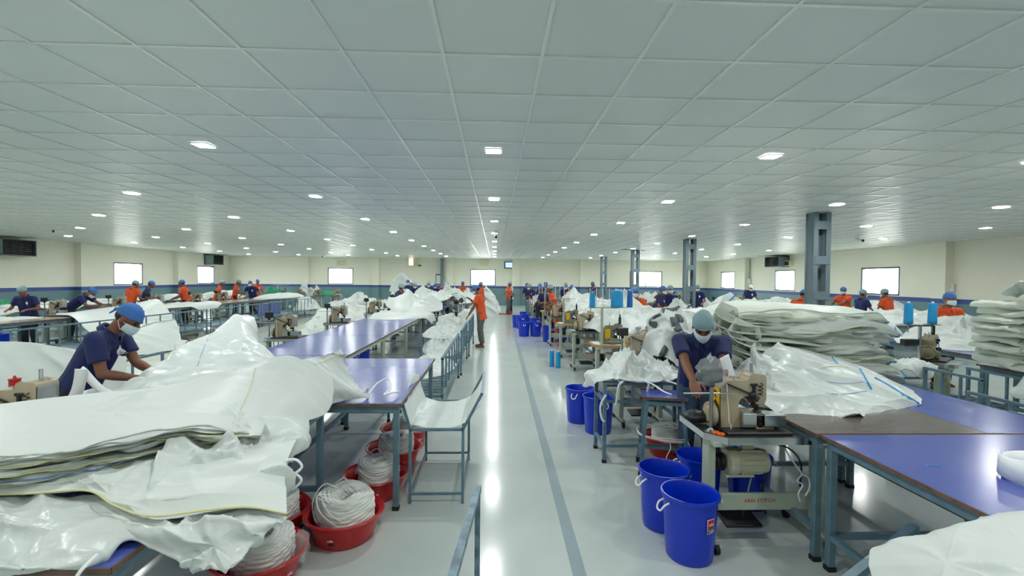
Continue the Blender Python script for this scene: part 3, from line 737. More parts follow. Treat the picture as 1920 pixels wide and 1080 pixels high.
# ------------------------------------------------------------------ people
from mathutils.bvhtree import BVHTree
def capsule(b, A, B, ra, rb=None, n=12):
    A, B = Vector(A), Vector(B); rb = ra if rb is None else rb
    d = B-A; l = d.length
    z = d/l if l > 1e-6 else Vector((0, 0, 1))
    x = (Vector((0, 1, 0)) if abs(z.y) < .9 else Vector((1, 0, 0))).cross(z).normalized(); y = z.cross(x)
    mx = Matrix((x, y, z)).transposed()
    prof = [(ra*sin(a), -ra*cos(a)) for a in (0.02, .5, 1.0, pi/2)]+[(rb*cos(a), l+rb*sin(a)) for a in (0, .55, 1.05, pi/2-.02)]
    b.lathe(prof, n, A, mx)
    k = len(prof); s = len(b.v)-k*n
    b.f.append(tuple(s+j for j in range(n))[::-1]); b.f.append(tuple(s+(k-1)*n+j for j in range(n))); b.mi += [0, 0]
def blob(b, vox, it=4, cuts=()):
    me = bpy.data.meshes.new('tmp'); me.from_pydata(b.v, [], b.f)
    bm = bmesh.new(); bm.from_mesh(me); bmesh.ops.recalc_face_normals(bm, faces=bm.faces); bm.to_mesh(me); bm.free()
    o = bpy.data.objects.new('tmp', me); COL.objects.link(o)
    r = o.modifiers.new('r', 'REMESH'); r.mode = 'VOXEL'; r.voxel_size = vox
    s = o.modifiers.new('s', 'SMOOTH'); s.iterations = it; s.factor = .5
    dm = o.modifiers.new('d', 'DECIMATE'); dm.ratio = .2 if vox > .01 else .45
    out = bpy.data.meshes.new_from_object(o.evaluated_get(bpy.context.evaluated_depsgraph_get()))
    bpy.data.objects.remove(o); bpy.data.meshes.remove(me)
    if cuts:
        bm = bmesh.new(); bm.from_mesh(out)
        for (co, no, test) in cuts:          # open a hem: drop what lies past the plane
            vs = [v for v in bm.verts if test(v.co)]; vset = set(vs)
            fs = [f for f in bm.faces if all(v in vset for v in f.verts)]; es = {e for f in fs for e in f.edges}
            bmesh.ops.bisect_plane(bm, geom=list(vset)+list(es)+fs, plane_co=co, plane_no=no, clear_outer=True)
        bm.to_mesh(out); bm.free()
    out.polygons.foreach_set('use_smooth', [True]*len(out.polygons)); out.update()
    return out
def as_obj(me, name, m, parent):
    me.name = name; me.materials.clear(); me.materials.append(m)
    return link(bpy.data.objects.new(name, me), parent)
def ik(S, T, l1, l2, hint):
    S, T, hint = Vector(S), Vector(T), Vector(hint); d = T-S; L = min(d.length, (l1+l2)*.995); u = d.normalized(); T = S+u*L
    a = (l1*l1-l2*l2+L*L)/(2*L); h = math.sqrt(max(0, l1*l1-a*a)); p = hint-u*hint.dot(u); p.normalize()
    return S+u*a+p*h, T
def hand(b, W, D, N, side, curl=.5, s=1.0):
    """palm and five fingers: W wrist, D pointing along the hand, N out of the back of the hand, side +1 thumb towards D x N."""
    D = Vector(D).normalized(); N = Vector(N); N = (N-D*N.dot(D)).normalized(); X = D.cross(N)*side; W = Vector(W)
    for k in range(4):
        x = (-.033+.022*k)*s
        capsule(b, W+X*x*.7+D*.01, W+X*x+D*.075*s, .014*s, .012*s, 8)
        L = (.03, .036, .034, .026)[3-k]*s; base = W+X*x*1.08+D*.08*s; d = D.copy()
        for q in range(3):
            d = (d-N*curl*.55).normalized(); nx = base+d*L*(1-.16*q)
            capsule(b, base, nx, (.0095-.0008*q)*s, (.0088-.0008*q)*s, 8); base = nx
    t0 = W+X*.03*s+D*.02; t1 = t0+(X*.8+D*.55-N*.25).normalized()*.04*s; t2 = t1+(X*.25+D*.85-N*.35).normalized()*.033*s; t3 = t2+(D*.9-N*.45).normalized()*.024*s
    capsule(b, t0, t1, .014*s, .0115*s, 8); capsule(b, t1, t2, .0115*s, .0105*s, 8); capsule(b, t2, t3, .0105*s, .009*s, 8)
PEOPLE = {}
def person(h=1.66, lean=12, head=20, rh=(.2, .35, 1.0), lh=(-.2, .35, 1.0), shirt='navy', legs='tdark', cap='capb', mask=True, near=False, yaw=0, roll=0, step=.0, skin='skin', bare=False, curl=.5, look=0, longsleeve=False, mask_down=False, eo=.55):
    t = empty('person', (0, 0, 0), 0, 'x', 'person')
    q = h/1.68; vox = .0065 if near else .0125
    LN = R(lean); tx = R(roll)
    T = Vector((sin(tx), sin(LN), cos(LN))).normalized(); yw = Matrix.Rotation(R(yaw), 3, T)
    Pv = Vector((0, 0, .9*q)); X = yw @ Vector((1, 0, 0)); F = T.cross(X)*-1; F = X.cross(T)*-1
    C = Pv+T*.3*q; Nk = Pv+T*.52*q
    SR, SL = Pv+T*.475*q+X*.185*q, Pv+T*.475*q-X*.185*q
    hd = R(head); nd = Vector((sin(tx)*.5, sin((LN+hd)*.55), cos((LN+hd)*.55))).normalized(); HB = Nk+nd*.075*q
    HM = Matrix.Rotation(R(look), 3, 'Z') @ Matrix.Rotation(-hd, 3, 'X')      # head frame
    HC_ = HB+HM @ Vector((0, .02, .10))*q
    l1, l2 = .285*q, .255*q
    ER, WR_ = ik(SR, rh, l1, l2, Vector((eo, -.55, -.7))); EL, WL_ = ik(SL, lh, l1, l2, Vector((-eo, -.55, -.7)))
    kn = [Vector((.1*q, .03+step, .48*q)), Vector((-.1*q, .03-step, .48*q))]; an = [Vector((.11*q, -.02+step*1.4, .075*q)), Vector((-.11*q, -.02-step*1.4, .075*q))]
    hp = [Pv+X*.09*q, Pv-X*.09*q]
    b = MB()                                  # the body: one continuous skin
    for s in (-1, 1):
        capsule(b, Pv+X*.075*s*q, C+X*.075*s*q, .08*q, .08*q); capsule(b, C+X*.075*s*q, Pv+T*.43*q+X*.085*s*q, .08*q, .06*q)
    capsule(b, SL, SR, .058*q); capsule(b, Nk-T*.06, HB+HM @ Vector((0, 0, .03)), .056*q, .05*q)
    for S, E, Wr in ((SR, ER, WR_), (SL, EL, WL_)):
        capsule(b, S, E, .05*q, .039*q); capsule(b, E, E.lerp(Wr, .35), .039*q, .041*q); capsule(b, E.lerp(Wr, .3), Wr, .041*q, .026*q)
    for k in (0, 1):
        capsule(b, hp[k], kn[k], .085*q, .056*q); capsule(b, kn[k], kn[k].lerp(an[k], .4)-Vector((0, .015, 0)), .054*q, .056*q); capsule(b, kn[k].lerp(an[k], .35)-Vector((0, .012, 0)), an[k], .054*q, .036*q)
        capsule(b, an[k]+Vector((0, -.035, -.045)), an[k]+Vector((0, .06, -.035)), .03*q, .034*q); capsule(b, an[k]+Vector((0, .05, -.04)), an[k]+Vector((.01*(1-2*k), .16, -.055)), .034*q, .02*q)
    H = lambda x, y, z: HC_+HM @ (Vector((x, y, z))*q)
    b.ball(H(0, -.012, .022), (.076*q, .094*q, .092*q), 16, 12, HM)            # skull
    b.ball(H(0, .022, -.04), (.06*q, .07*q, .08*q), 14, 10, HM)               # face and jaw
    capsule(b, H(0, .08, -.09), H(0, .085, -.088), .024*q)                       # chin
    capsule(b, H(0, .09, .015), H(0, .108, -.032), .01*q, .016*q, 8)            # nose
    for s in (-1, 1):
        b.ball(H(s*.078, -.005, -.015), (.012*q, .02*q, .032*q), 8, 6, HM)       # ear
        capsule(b, H(s*.018, .083, .026), H(s*.048, .07, .024), .012*q, .01*q, 8)   # brow
        capsule(b, H(s*.03, .07, -.03), H(s*.045, .055, -.035), .022*q, .018*q, 8)   # cheek
    if not mask: capsule(b, H(-.018, .087, -.062), H(.018, .087, -.062), .0095*q, n=8)
    for Wr, E, s in ((WR_, ER, 1), (WL_, EL, -1)):
        D = (Wr-E).normalized(); D2 = (D+Vector((0, .25, -.15))).normalized(); Nn = Vector((.25*s, .1, 1))
        hand(b, Wr, D2, Nn, -s, curl, q)
    as_obj(blob(b, vox, 3 if near else 2), 'body', M[skin], t)
    b = MB()                                  # polo shirt
    ra = .104*q
    hem = Pv-T*.15*q
    for s in (-1, 1):
        b.tube([hem+X*.07*s*q-F*.01, Pv+X*.075*s*q], [.125*q, .118*q], 16)          # flat cut hem
        capsule(b, Pv-T*.02*q+X*.075*s*q, Pv+T*.12*q+X*.075*s*q, .117*q, .108*q); capsule(b, Pv+T*.1*q+X*.075*s*q, Pv+T*.36*q+X*.085*s*q, .107*q, .108*q)
        capsule(b, Pv+T*.34*q+X*.085*s*q, Pv+T*.44*q+X*.1*s*q, .108*q, .078*q)
    b.tube([hem-F*.012, Pv-F*.01], [.124*q, .116*q], 16)
    capsule(b, SL, SR, .07*q); capsule(b, Nk-T*.1*q, Nk-T*.015*q, .085*q, .068*q)
    fr = 1.0 if longsleeve else .62
    for S, E, Wr in ((SR, ER, WR_), (SL, EL, WL_)):
        capsule(b, S, S.lerp(E, .3), .071*q, .07*q)
        b.tube([S, S.lerp(E, fr+.03)], [.07*q, .069*q], 14)
        if longsleeve: capsule(b, E, E.lerp(Wr, .8), .06*q, .045*q)
    cuts = ()
    me = blob(b, vox*1.15, 3, cuts)
    so = as_obj(me, 'polo_shirt', M[shirt], t)
    if near:                                  # cloth folds
        co = np.empty(len(me.vertices)*3, np.float32); me.vertices.foreach_get('co', co); co = co.reshape(-1, 3)
        no = np.empty(len(me.vertices)*3, np.float32); me.vertex_normals.foreach_get('vector', no); no = no.reshape(-1, 3)
        a = co[:, 2]*7+co[:, 0]*5; w = crease(co[:, 0]*1.6+co[:, 1]*1.3, co[:, 2]*1.1, 11, 3.0, 3)*.007
        co += no*(w[:, None]+.002); me.vertices.foreach_set('co', co.ravel()); me.update()
    tree = BVHTree.FromPolygons([v.co for v in me.vertices], [tuple(p.vertices) for p in me.polygons])
    b = MB()                                  # collar
    n = 20; vs = []
    for k in range(n+1):
        a = pi/2+.28+k*(2*pi-.56)/n
        for r_, z_ in ((.058, .035), (.075, .045), (.097, .0)):
            vs.append(Nk+(X*cos(a)*r_*1.05+F*(sin(a)*r_*1.05)+T*(z_-.02+.03*(-sin(a))))*q)
    b.add(vs, [(k*3+j, k*3+j+1, k*3+j+4, k*3+j+3) for k in range(n) for j in (0, 1)])
    b.build('collar', M[shirt], t, True)
    # emblem on the chest
    ec = C+T*.075*q-X*.075*q; sh = []
    for (x, z) in ((0, .062), (.02, .03), (.034, .012), (.03, -.012), (.008, -.03), (-.004, -.062), (-.016, -.03), (-.034, -.01), (-.03, .014), (-.008, .034)):
        p = ec+X*x*q*.9+T*z*q*.9; hit = tree.ray_cast(p+F*.5, -F)
        sh.append((hit[0]+F*.004) if hit[0] is not None else p+F*.13)
    cpt = tree.ray_cast(ec+F*.5, -F)[0]
    if cpt is not None:
        b = MB(); b.add([cpt+F*.006]+sh, [(0, i+1, (i+1) % 10+1) for i in range(10)])
        e = b.build('emblem', M['inkw'], t)
        if near: one(lambda b: b.ball(cpt+F*.006, (.006, .003, .006), 8, 5), 'emblem_dot', M[shirt], e)
    b = MB()                                  # trousers
    for k in (0, 1):
        capsule(b, hp[k]+T*.05*q, hp[k]-Vector((0, 0, .03)), .103*q, .108*q); capsule(b, hp[k]-Vector((0, 0, .02)), kn[k], .108*q, .08*q); capsule(b, kn[k], an[k]+Vector((0, 0, .06 if bare else .03)), .08*q, .066*q)
    as_obj(blob(b, vox*1.3, 3, [(an[k]+Vector((0, 0, .05 if bare else .02)), Vector((0, 0, -1)), lambda v: v.z < .25) for k in (0,)]), 'trousers', M[legs], t)
    # head gear
    n, m = 28, 14; V = []
    for i in range(m+1):
        el = pi/2-i/m*(pi*.58)
        for j in range(n):
            az = 2*pi*j/n; f = -sin(az)       # sin(az)=1 at the front
            x, y, z = cos(el)*cos(az), cos(el)*sin(az), sin(el)
            if cap == 'net':
                w = .006*sin(j*7)*max(0, cos(el)); rx, ry, rz = .088+w, .112+w, .108+w; oy, oz = -.02, .032
                zmin = .012+.03*max(0, sin(az))-.03*max(0, -sin(az))
            else:
                w = .0025*sin(j*5+i*1.7); rx, ry, rz = .084+w, .106+w, .1+w; oy, oz = -.014, .03
                zmin = .03+.012*max(0, sin(az))-.045*max(0, -sin(az))
            p = Vector((x*rx, oy+y*ry, oz+z*rz))
            if p.z < zmin: p.z = zmin-.004*(i/m)
            V.append(H(*p))
    b = MB(); b.add(V, [(i*n+j, (i+1)*n+j, (i+1)*n+(j+1) % n, i*n+(j+1) % n) for i in range(m) for j in range(n)])
    co = b.build('hair_net' if cap == 'net' else 'cap', M[cap], t, True, auto=0)
    if cap == 'net':
        b = MB(); b.tube([H(cos(a)*.083, -.018+sin(a)*.108, .012+.03*max(0, sin(a))-.03*max(0, -sin(a))) for a in np.linspace(0, 2*pi, 25)[:-1]], .005, 6, closed=True); b.build('elastic_band', M['capb' if False else 'net'], co, True)
    elif near:
        b = MB(); b.ball(H(0, -.12, .0), (.025, .016, .016), 8, 6); capsule(b, H(0, -.12, 0), H(.02, -.125, -.05), .009, .006); b.build('knot', M[cap], co, True)
    one(lambda b: b.ball(H(0, -.024, -.005), (.0755*q, .082*q, .06*q), 14, 8, HM), 'hair', M['hair'], t, True)
    if mask:
        dz = -.03 if mask_down else 0
        A_ = np.linspace(-1.2, 1.2, 17); Zz = np.linspace(.0, -.098, 9); P = np.zeros((9, 17, 3))
        for i, z in enumerate(Zz):
            for j, a in enumerate(A_):
                cz = (z+.045)/.06; rr = .088+.021*max(0, 1-cz*cz*.8)*max(0, cos(a*1.3))**1.2+.004*(-1)**i*(.5 if abs(a) < 1 else 0)
                P[i, j] = H(sin(a)*(.069+.008*max(0, 1-cz*cz)), cos(a)*rr+.018-.012*abs(a), z*(1-.32*abs(a)/1.2)-.012*abs(a)+dz)
        grid_obj('face_mask', P, M['mask'], t, .002)
        for s in (-1, 1):
            b = MB(); b.tube([H(s*.068, .04, -.022+dz), H(s*.079, .0, -.015), H(s*.085, -.02, -.012), H(s*.085, -.02, -.03), H(s*.079, 0, -.05), H(s*.066, .035, -.085+dz)], .0022, 5)
            b.build('ear_loop', M['inkw'], t, True)

    if near:
        for s in (-1, 1):
            one(lambda b: b.ball(H(s*.032, .081, .008), (.013, .008, .0065), 10, 6, HM), 'eye', M['eye'], t, True)
            one(lambda b: b.tube([H(s*.014, .098, .027), H(s*.034, .091, .033), H(s*.056, .072, .026)], [.004, .0045, .002], 6), 'eyebrow', M['hair'], t, True)
    return t
def put(key, loc, rz, label, **kw):
    k = (key, tuple(sorted(kw.items())))
    if k not in PEOPLE: o = PEOPLE[k] = person(**kw)
    else: o = dup(PEOPLE[k])
    o.location = loc; o.rotation_euler = (0, 0, R(rz)); o['label'] = label
    return o
# rz = 0 looks down the room (+Y), 180 looks at the camera, -90 looks right (+X), 90 looks left
put('L', (-3.48, 4.0, 0), -78, 'worker in navy polo and blue cap bending over white cloth at the left', lean=27, head=44, rh=(.1, .5, .98), lh=(-.02, .56, 1.0), near=True, h=1.68, curl=.6)
put('R', (1.93, 4.3, 0), 160, 'worker in navy polo and hair net sewing at the beige machine on the right', lean=29, head=42, rh=(.08, .72, 1.0), lh=(-.13, .7, 1.03), eo=.15, near=True, cap='net', legs='jeans', h=1.66, curl=.7, bare=True)
put('A', (-.36, 12.55, 0), 78, 'barefoot worker in orange polo and grey trousers standing at the aisle cart', lean=7, head=30, rh=(.08, .33, 1.28), lh=(-.26, .3, .82), near=True, shirt='orange', legs='tgrey', h=1.66, bare=True, step=.03)
WORK = dict(lean=16, head=28)
def far(px, py, Y, rz, label, top=None, **kw):
    p = at(px, py, Y=Y); h = kw.pop('h', 1.66)
    a = dict(WORK); a.update(kw)
    # stand him so that his head top meets the height seen: stature from lean
    put('far', (p.x, Y, 0), rz, label, h=h, **a)
far(55, 540, 11.8, -170, 'navy worker with hair net seated behind the far left table', cap='net', h=1.56, mask=False)
far(128, 548, 13.2, -75, 'navy worker in blue cap stretching across white cloth at the far left', lean=48, head=50, rh=(.12, .75, .98), lh=(-.1, .82, .95), h=1.7, mask_down=True)
far(243, 526, 15.6, -15, 'orange worker seen from behind below the near left wall window', lean=12, cap='net', mask=False, shirt='orange')
far(268, 526, 16.7, -60, 'navy worker in blue cap right of the orange worker at the left window', mask=False)
far(347, 530, 17.6, 110, 'orange worker in blue cap facing left behind the long left table', shirt='orange', mask=False, lean=6, head=12)
far(353, 531, 18.75, 100, 'worker half hidden behind the orange worker facing left', shirt='orange', mask=False, h=1.62)
far(405, 531, 20.4, -60, 'orange worker with hair net below the second left window', shirt='orange', cap='net', mask=False)
far(440, 530, 22.0, -70, 'orange worker with hair net left of the room corner', shirt='orange', cap='net', mask=False, lean=8)
far(481, 531, 24.2, -120, 'orange worker in blue cap standing near the back left corner', shirt='orange', mask=False, lean=4, head=14)
far(475, 539, 22.0, 180, 'masked navy worker leaning on the long left table', lean=24, head=15, rh=(.4, .3, .98), lh=(-.4, .3, .98))
far(738, 540, 15.0, -55, 'masked navy worker with hair net pushing white cloth on the left blue table', cap='net', lean=24, head=14, rh=(.12, .62, .92), lh=(-.15, .58, .95))
far(765, 526, 21.5, -170, 'masked navy worker under a raised white sheet in the middle distance', lean=0, head=5, h=1.72)
far(776, 532, 20.3, -160, 'worker with grey hair net sunk behind white cloth, left of the whiteboard', cap='net')
far(800, 530, 21.2, -150, 'worker with grey hair net behind the pointed white cloth', cap='net', h=1.7)
far(817, 535, 22.8, 180, 'masked navy worker in blue cap between white cloth peaks', h=1.6)
far(833, 530, 23.5, -170, 'worker in pink shirt and grey hair net below the whiteboard', shirt='pink', cap='net')
far(843, 531, 22.9, 150, 'worker in white right of the pink shirted one', shirt='white', cap='net')
far(868, 527, 22.8, 175, 'orange worker in blue cap standing left of the aisle by the back window', shirt='orange', lean=3, head=8, legs='tgrey', mask=False)
far(904, 527, 21.6, 100, 'orange worker with hair net standing before the back window', shirt='orange', cap='net', lean=3, head=10, legs='tgrey', mask=False)
far(953, 531, 24.3, -110, 'orange worker with hair net standing on the red plank at the aisle end', shirt='orange', cap='net', lean=4, head=14, legs='tgrey', mask=False)
far(957, 528, 25.1, 120, 'worker in pale shirt behind the orange worker at the aisle end', shirt='white', cap='net', lean=2, head=6, mask=False)
far(992, 536, 22.9, 150, 'navy worker in blue cap at the farthest white machines', mask=False)
far(1003, 541, 20.6, 120, 'worker with hair net bent over the far machines by the blue bins', cap='net', lean=24)
far(1012, 545, 17.6, -150, 'navy worker in blue cap bent low at a beige machine', lean=40, head=40, rh=(.15, .5, .95), lh=(-.15, .5, .95))
far(1019, 537, 20.9, 130, 'navy worker in blue cap behind the bent one', mask=False)
far(1027, 537, 21.6, 140, 'worker in blue cap right beside the navy one at the far machines', mask=False, h=1.7, lean=8)
far(1035, 540, 16.0, 70, 'navy worker in blue cap beside the orange one in the machine row', lean=30, mask=False)
far(1044, 531, 14.9, 95, 'orange worker with hair net bending in the machine row', shirt='orange', cap='net', legs='orange', lean=20, head=10, mask=False)
far(1061, 533, 19.2, 170, 'navy worker behind the white thread spindles', cap='net', h=1.68, lean=6)
far(1073, 536, 16.8, 170, 'masked orange worker in blue cap behind white cloth, left of the cyan cones', shirt='orange')
far(1110, 527, 22.6, -150, 'navy worker in blue cap raising a hand behind the cyan cones', lean=3, head=6, rh=(.12, .25, 1.5), mask=False, h=1.7)
far(1190, 540, 11.2, 170, 'masked orange worker in blue cap holding a white sheet, right of the cyan cones', shirt='orange', lean=10, head=16)
far(1234, 532, 13.4, -130, 'navy worker in blue cap looking aside below the double back window', lean=10, head=12)
far(1256, 533, 13.6, 175, 'masked navy worker raising a fist beside the middle column', cap='net', lean=3, head=6, rh=(.3, .22, 1.5), lh=(-.3, .3, 1.05))
far(1309, 535, 17.6, 150, 'navy worker holding a white sheet right of the middle column', cap='net', lean=8, head=14)
far(1405, 533, 20.6, 170, 'navy worker in white cap below the right wall conduit', cap='mask', lean=10)
far(1498, 546, 10.9, -60, 'orange worker in blue cap left of the big column, upright one', shirt='orange', mask=False)
far(1507, 561, 10.0, -60, 'orange worker in blue cap left of the big column, crouching one', shirt='orange', mask=False, lean=34, head=30, h=1.62)
far(1584, 541, 14.2, 110, 'orange worker in blue cap reaching left, right of the big column', shirt='orange', lean=4, head=8, rh=(.1, .5, 1.15), lh=(-.1, .55, 1.1))
far(1613, 550, 13.0, -90, 'navy worker with hair net in profile below the large right window', cap='net', lean=6, head=10, h=1.6)
far(1668, 550, 12.6, 20, 'orange worker seen from behind below the large right window', shirt='orange', cap='net', lean=8, head=16, h=1.64)
far(1768, 564, 8.05, 172, 'masked orange worker in blue cap facing the camera at the olive machine', shirt='orange', lean=12, head=6, h=1.66)
# ------------------------------------------------------------------ sewing machines on their stands
MT = .79
def machine(head='beige', top='steel', pole='box', text=False, led=False, wide=0):
    t = empty('sewing_machine', (0, 0, 0), 0, 'x', 'sewing machine', 'industrial sewing machines')
    hw, hd = .31, .27
    # table
    o = [(-hw, -hd+.12), (-hw+.11, -hd), (hw+wide, -hd), (hw+wide, hd), (-hw, hd)]
    V = Matrix(((1, 0, 0), (0, 0, 1), (0, -1, 0)))           # outline XZ -> XY
    mxz = Matrix(((1, 0, 0), (0, 0, 1), (0, 1, 0)))
    one(lambda b: b.prism(o, .03 if top == 'steel' else .035, mxz, (0, 0, MT-.016)), 'table_top', M['galv'] if top == 'steel' else M['whitep'], t)
    b = MB()
    for p, q in zip(o, o[1:]+o[:1]): b.beam((p[0], p[1], MT-.012), (q[0], q[1], MT-.012), .006, .046)
    b.build('edge_trim', M['chrome'] if top == 'steel' else M['ply'], t)
    if top == 'steel': one(lambda b: b.box((.06, .0, MT+.012), (.46, .4, .022), ch=.004), 'oil_pan', M['black'], t)
    z0 = MT+(.022 if top == 'steel' else .002)
    hc = {'beige': M['beige'], 'olive': M['olive'], 'white': M['whitep']}[head]
    if head != 'olive':
        pts = [(-.15, 0), (.155, 0), (.155, .085), (-.015, .09), (-.035, .105), (-.045, .145), (-.037, .19), (-.005, .226), (.04, .235), (.072, .226), (.09, .2), (.1, .175), (.15, .17), (.157, .2), (.157, .352), (.15, .362), (.075, .372), (.058, .362), (.05, .335), (.03, .318), (-.11, .318), (-.15, .285)]
        one(lambda b: b.prism(pts[::-1], .15, c=(0, 0, z0), ch=.012), 'head', hc, t, True, auto=40)
        h = z0
        one(lambda b: b.box((.163, 0, h+.262), (.014, .125, .17), ch=.006), 'end_cover', M['galv'], t)
        one(lambda b: b.cyl((.11, .02, h+.365), (.11, .02, h+.44), .011), 'top_post', M['chrome'], t, True)
        b = MB(); b.lathe([(.0, 0), (.008, 0), (.008, .02), (.027, .022), (.028, .026), (.028, .06), (.031, .062), (.031, .067), (.01, .069), (.006, .085), (0, .086)], 16, (-.03, 0, h+.318)); 
        c = b.build('oil_cup', M['clear'] if not led else M['red'], t, True)
        one(lambda b: b.lathe([(.0295, .019), (.0305, .02), (.0305, .026), (.0295, .027)], 16, (-.03, 0, h+.318)), 'cup_ring', M['chrome'], c, True)
        b = MB(); b.beam((-.125, -.085, h+.312), (.06, -.085, h+.235), .011, .011); b.ball((.06, -.088, h+.233), .024, 10, 6); b.cyl((.075, -.076, h+.22), (.1, -.1, h+.2), .02)
        b.build('lever', M['black'], t, True)
        b = MB(); b.box((.075, -.083, h+.305), (.05, .016, .018), ch=.004); b.cyl((.075, -.083, h+.3), (.075, -.083, h+.245), .011)
        b.build('tension_knob', M['black'], t, True)
        b = MB(); b.tube([(.12+.013*cos(a), -.088+.013*sin(a), h+.23+.0042*a) for a in np.linspace(0, 20, 60)], .0035, 5); b.build('spring', M['black'], t, True)
        b = MB(); b.cyl((.13, -.03, h+.17), (.13, -.03, h+.11), .008); b.cyl((.13, .0, h+.17), (.13, 0, h+.105), .006); b.box((.13, -.03, h+.1), (.05, .05, .018), ch=.004); b.box((.105, -.03, h+.15), (.035, .04, .04), ch=.006)
        b.build('presser_foot', M['dark'], t)
        one(lambda b: b.box((.03, -.095, h+.06), (.1, .055, .1), ch=.004), 'slide_plate', M['chrome'], t)
        one(lambda b: b.box((.2, -.085, h+.062), (.15, .11, .085), ch=.004), 'slide_plate', M['chrome'], t)
        one(lambda b: b.box((.115, -.06, h+.097), (.2, .12, .006)), 'needle_plate', M['galv'], t)
        b = MB(); b.box((.105, -.1, h+.05), (.03, .03, .08)); b.ball((.1, -.112, h+.075), .013, 8, 5); b.ball((.112, -.112, h+.035), .012, 8, 5)
        b.build('looper', M['dark'], t)
        b = MB(); b.box((.14, -.1, h+.01), (.13, .03, .018)); b.box((.2, -.1, h+.025), (.014, .03, .03)); b.build('bracket', hc, t)
        one(lambda b: b.tube(spline([(-.04, -.02, h+.17), (-.01, -.02, h+.215), (.05, -.02, h+.215), (.09, -.02, h+.17)], 12), .02, 6), 'arm_throat', M['edge'], t, True)
        one(lambda b: b.box((-.156, -.0, h+.17), (.006, .1, .2)), 'yellow_label', M['yel'], t)
        b = MB()
        for (y0, za, y1, zb) in ((-.02, .23, .02, .25), (0, .2, .02, .24), (-.02, .2, .02, .2), (-.02, .15, .0, .18), (.0, .18, .02, .14), (-.02, .12, .02, .14), (-.02, .12, -.015, .16), (-.02, .09, .015, .11)): b.beam((-.161, y0, h+za), (-.161, y1, h+zb), .006, .004)
        b.build('marker_scrawl', M['inkk'], t)
        b = MB(); mx = Matrix(((0, 0, 1), (0, 1, 0), (-1, 0, 0)))
        b.lathe([(0, -.026), (.05, -.026), (.06, -.012), (.082, -.018), (.088, -.005), (.088, .02), (.06, .028), (0, .03)], 28, (-.2, -.0, h+.075), mx); b.build('handwheel', hc, t, True)
        b = MB(); b.tube(spline([(-.172, -.09, h+.08), (-.172, -.085, MT-.1), (-.172, -.06, MT-.2), (-.172, .05, MT-.2), (-.172, .085, MT-.1), (-.172, .09, h+.08), (-.172, 0, h+.165)], 30, True), .007, 6, closed=True); b.build('drive_belt', M['rubber'], t, True)
        one(lambda b: b.tube(spline([(-.125, -.09, h+.31), (-.118, -.092, h+.2), (-.112, -.1, h+.1), (-.116, -.11, h+.05), (-.1, -.11, h+.02), (-.11, -.12, MT)], 20), .0032, 5), 'hanging_thread', M['rope'], t, True)
    else:
        h = z0
        pts = [(-.13, 0), (.16, 0), (.16, .05), (.05, .055), (.04, .1), (.03, .17), (.06, .21), (.1, .2), (.11, .17), (.155, .17), (.16, .3), (.13, .32), (.08, .31), (.05, .285), (-.07, .285), (-.115, .25), (-.13, .18)]
        one(lambda b: b.prism(pts[::-1], .13, c=(0, 0, h), ch=.014), 'head', hc, t, True, auto=40)
        b = MB(); b.box((.02, -.015, h+.06), (.16, .2, .11), ch=.02); b.build('bed', hc, t, True)
        b = MB(); mx = Matrix(((0, 0, 1), (0, 1, 0), (-1, 0, 0)))
        b.lathe([(0, -.03), (.05, -.028), (.07, -.015), (.088, -.02), (.095, -.005), (.095, .025), (.06, .032), (0, .034)], 28, (-.175, -.01, h+.1), mx); b.build('handwheel', hc, t, True)
        if pole != 'twin': one(lambda b: b.box((-.075, -.0675, h+.17), (.09, .006, .16)), 'yellow_label', M['yel'], t)
        b = MB(); b.cyl((.135, -.02, h+.3), (.135, -.02, h+.44), .022); b.cyl((.135, -.02, h+.44), (.135, -.02, h+.48), .012); b.box((.135, -.02, h+.2), (.05, .06, .12), ch=.008); b.build('needle_tower', M['black'], t, True)
        b = MB(); b.cyl((.135, -.02, h+.15), (.135, -.02, h+.06), .008); b.box((.15, -.02, h+.06), (.07, .05, .02)); b.box((.18, -.03, h+.11), (.03, .05, .06)); b.build('presser_foot', M['dark'], t)
        b = MB(); b.box((.17, -.02, h+.07), (.14, .12, .01)); b.build('needle_plate', M['galv'], t)
        b = MB(); b.tube(spline([(.1, -.08, h+.3), (.06, -.085, h+.24), (.0, -.1, h+.2), (.0, -.1, h+.05)], 14), .006, 6); b.build('air_hose', M['bthread'], t, True)
        b = MB(); b.ball((.07, -.085, h+.25), .022, 8, 6); b.ball((.02, -.085, h+.22), .018, 8, 6); b.cyl((.05, -.07, h+.13), (.05, -.12, h+.13), .025); b.build('tension_knob', M['dark'], t, True)
        b = MB(); b.cyl((-.03, 0, h+.28), (-.03, 0, h+.36), .006); b.ball((-.03, 0, h+.32), .013, 8, 6); b.build('top_post', M['chrome'], t, True)
    # stand: two enamelled side frames on castors and a cross bar
    G = M['pgreen']
    for s in (-1, 1):
        e_ = s; s = s+(wide/.25 if s > 0 else 0)
        f = one(lambda b: b.box((s*.25, -.1, (MT-.05+.1)/2), (.055, .1, MT-.05-.1), ch=.006), 'side_leg', G, t)
        one(lambda b: b.box((s*.25, 0, .085), (.05, .5, .035), ch=.005), 'foot_bar', G, t)
        one(lambda b: b.box((s*.25, 0, MT-.045), (.05, .48, .03)), 'top_bar', G, t)
        for y in (-.235, .235):
            b = MB(); b.cyl((s*.25-.014, y, .033), (s*.25+.014, y, .033), .033, n=16); b.box((s*.25, y+.012, .06), (.034, .03, .03)); b.build('castor', M['rubber'], t, True)
    one(lambda b: b.box((wide/2, -.07, .28), (.47+wide, .03, .12), ch=.006), 'cross_bar', G, t)
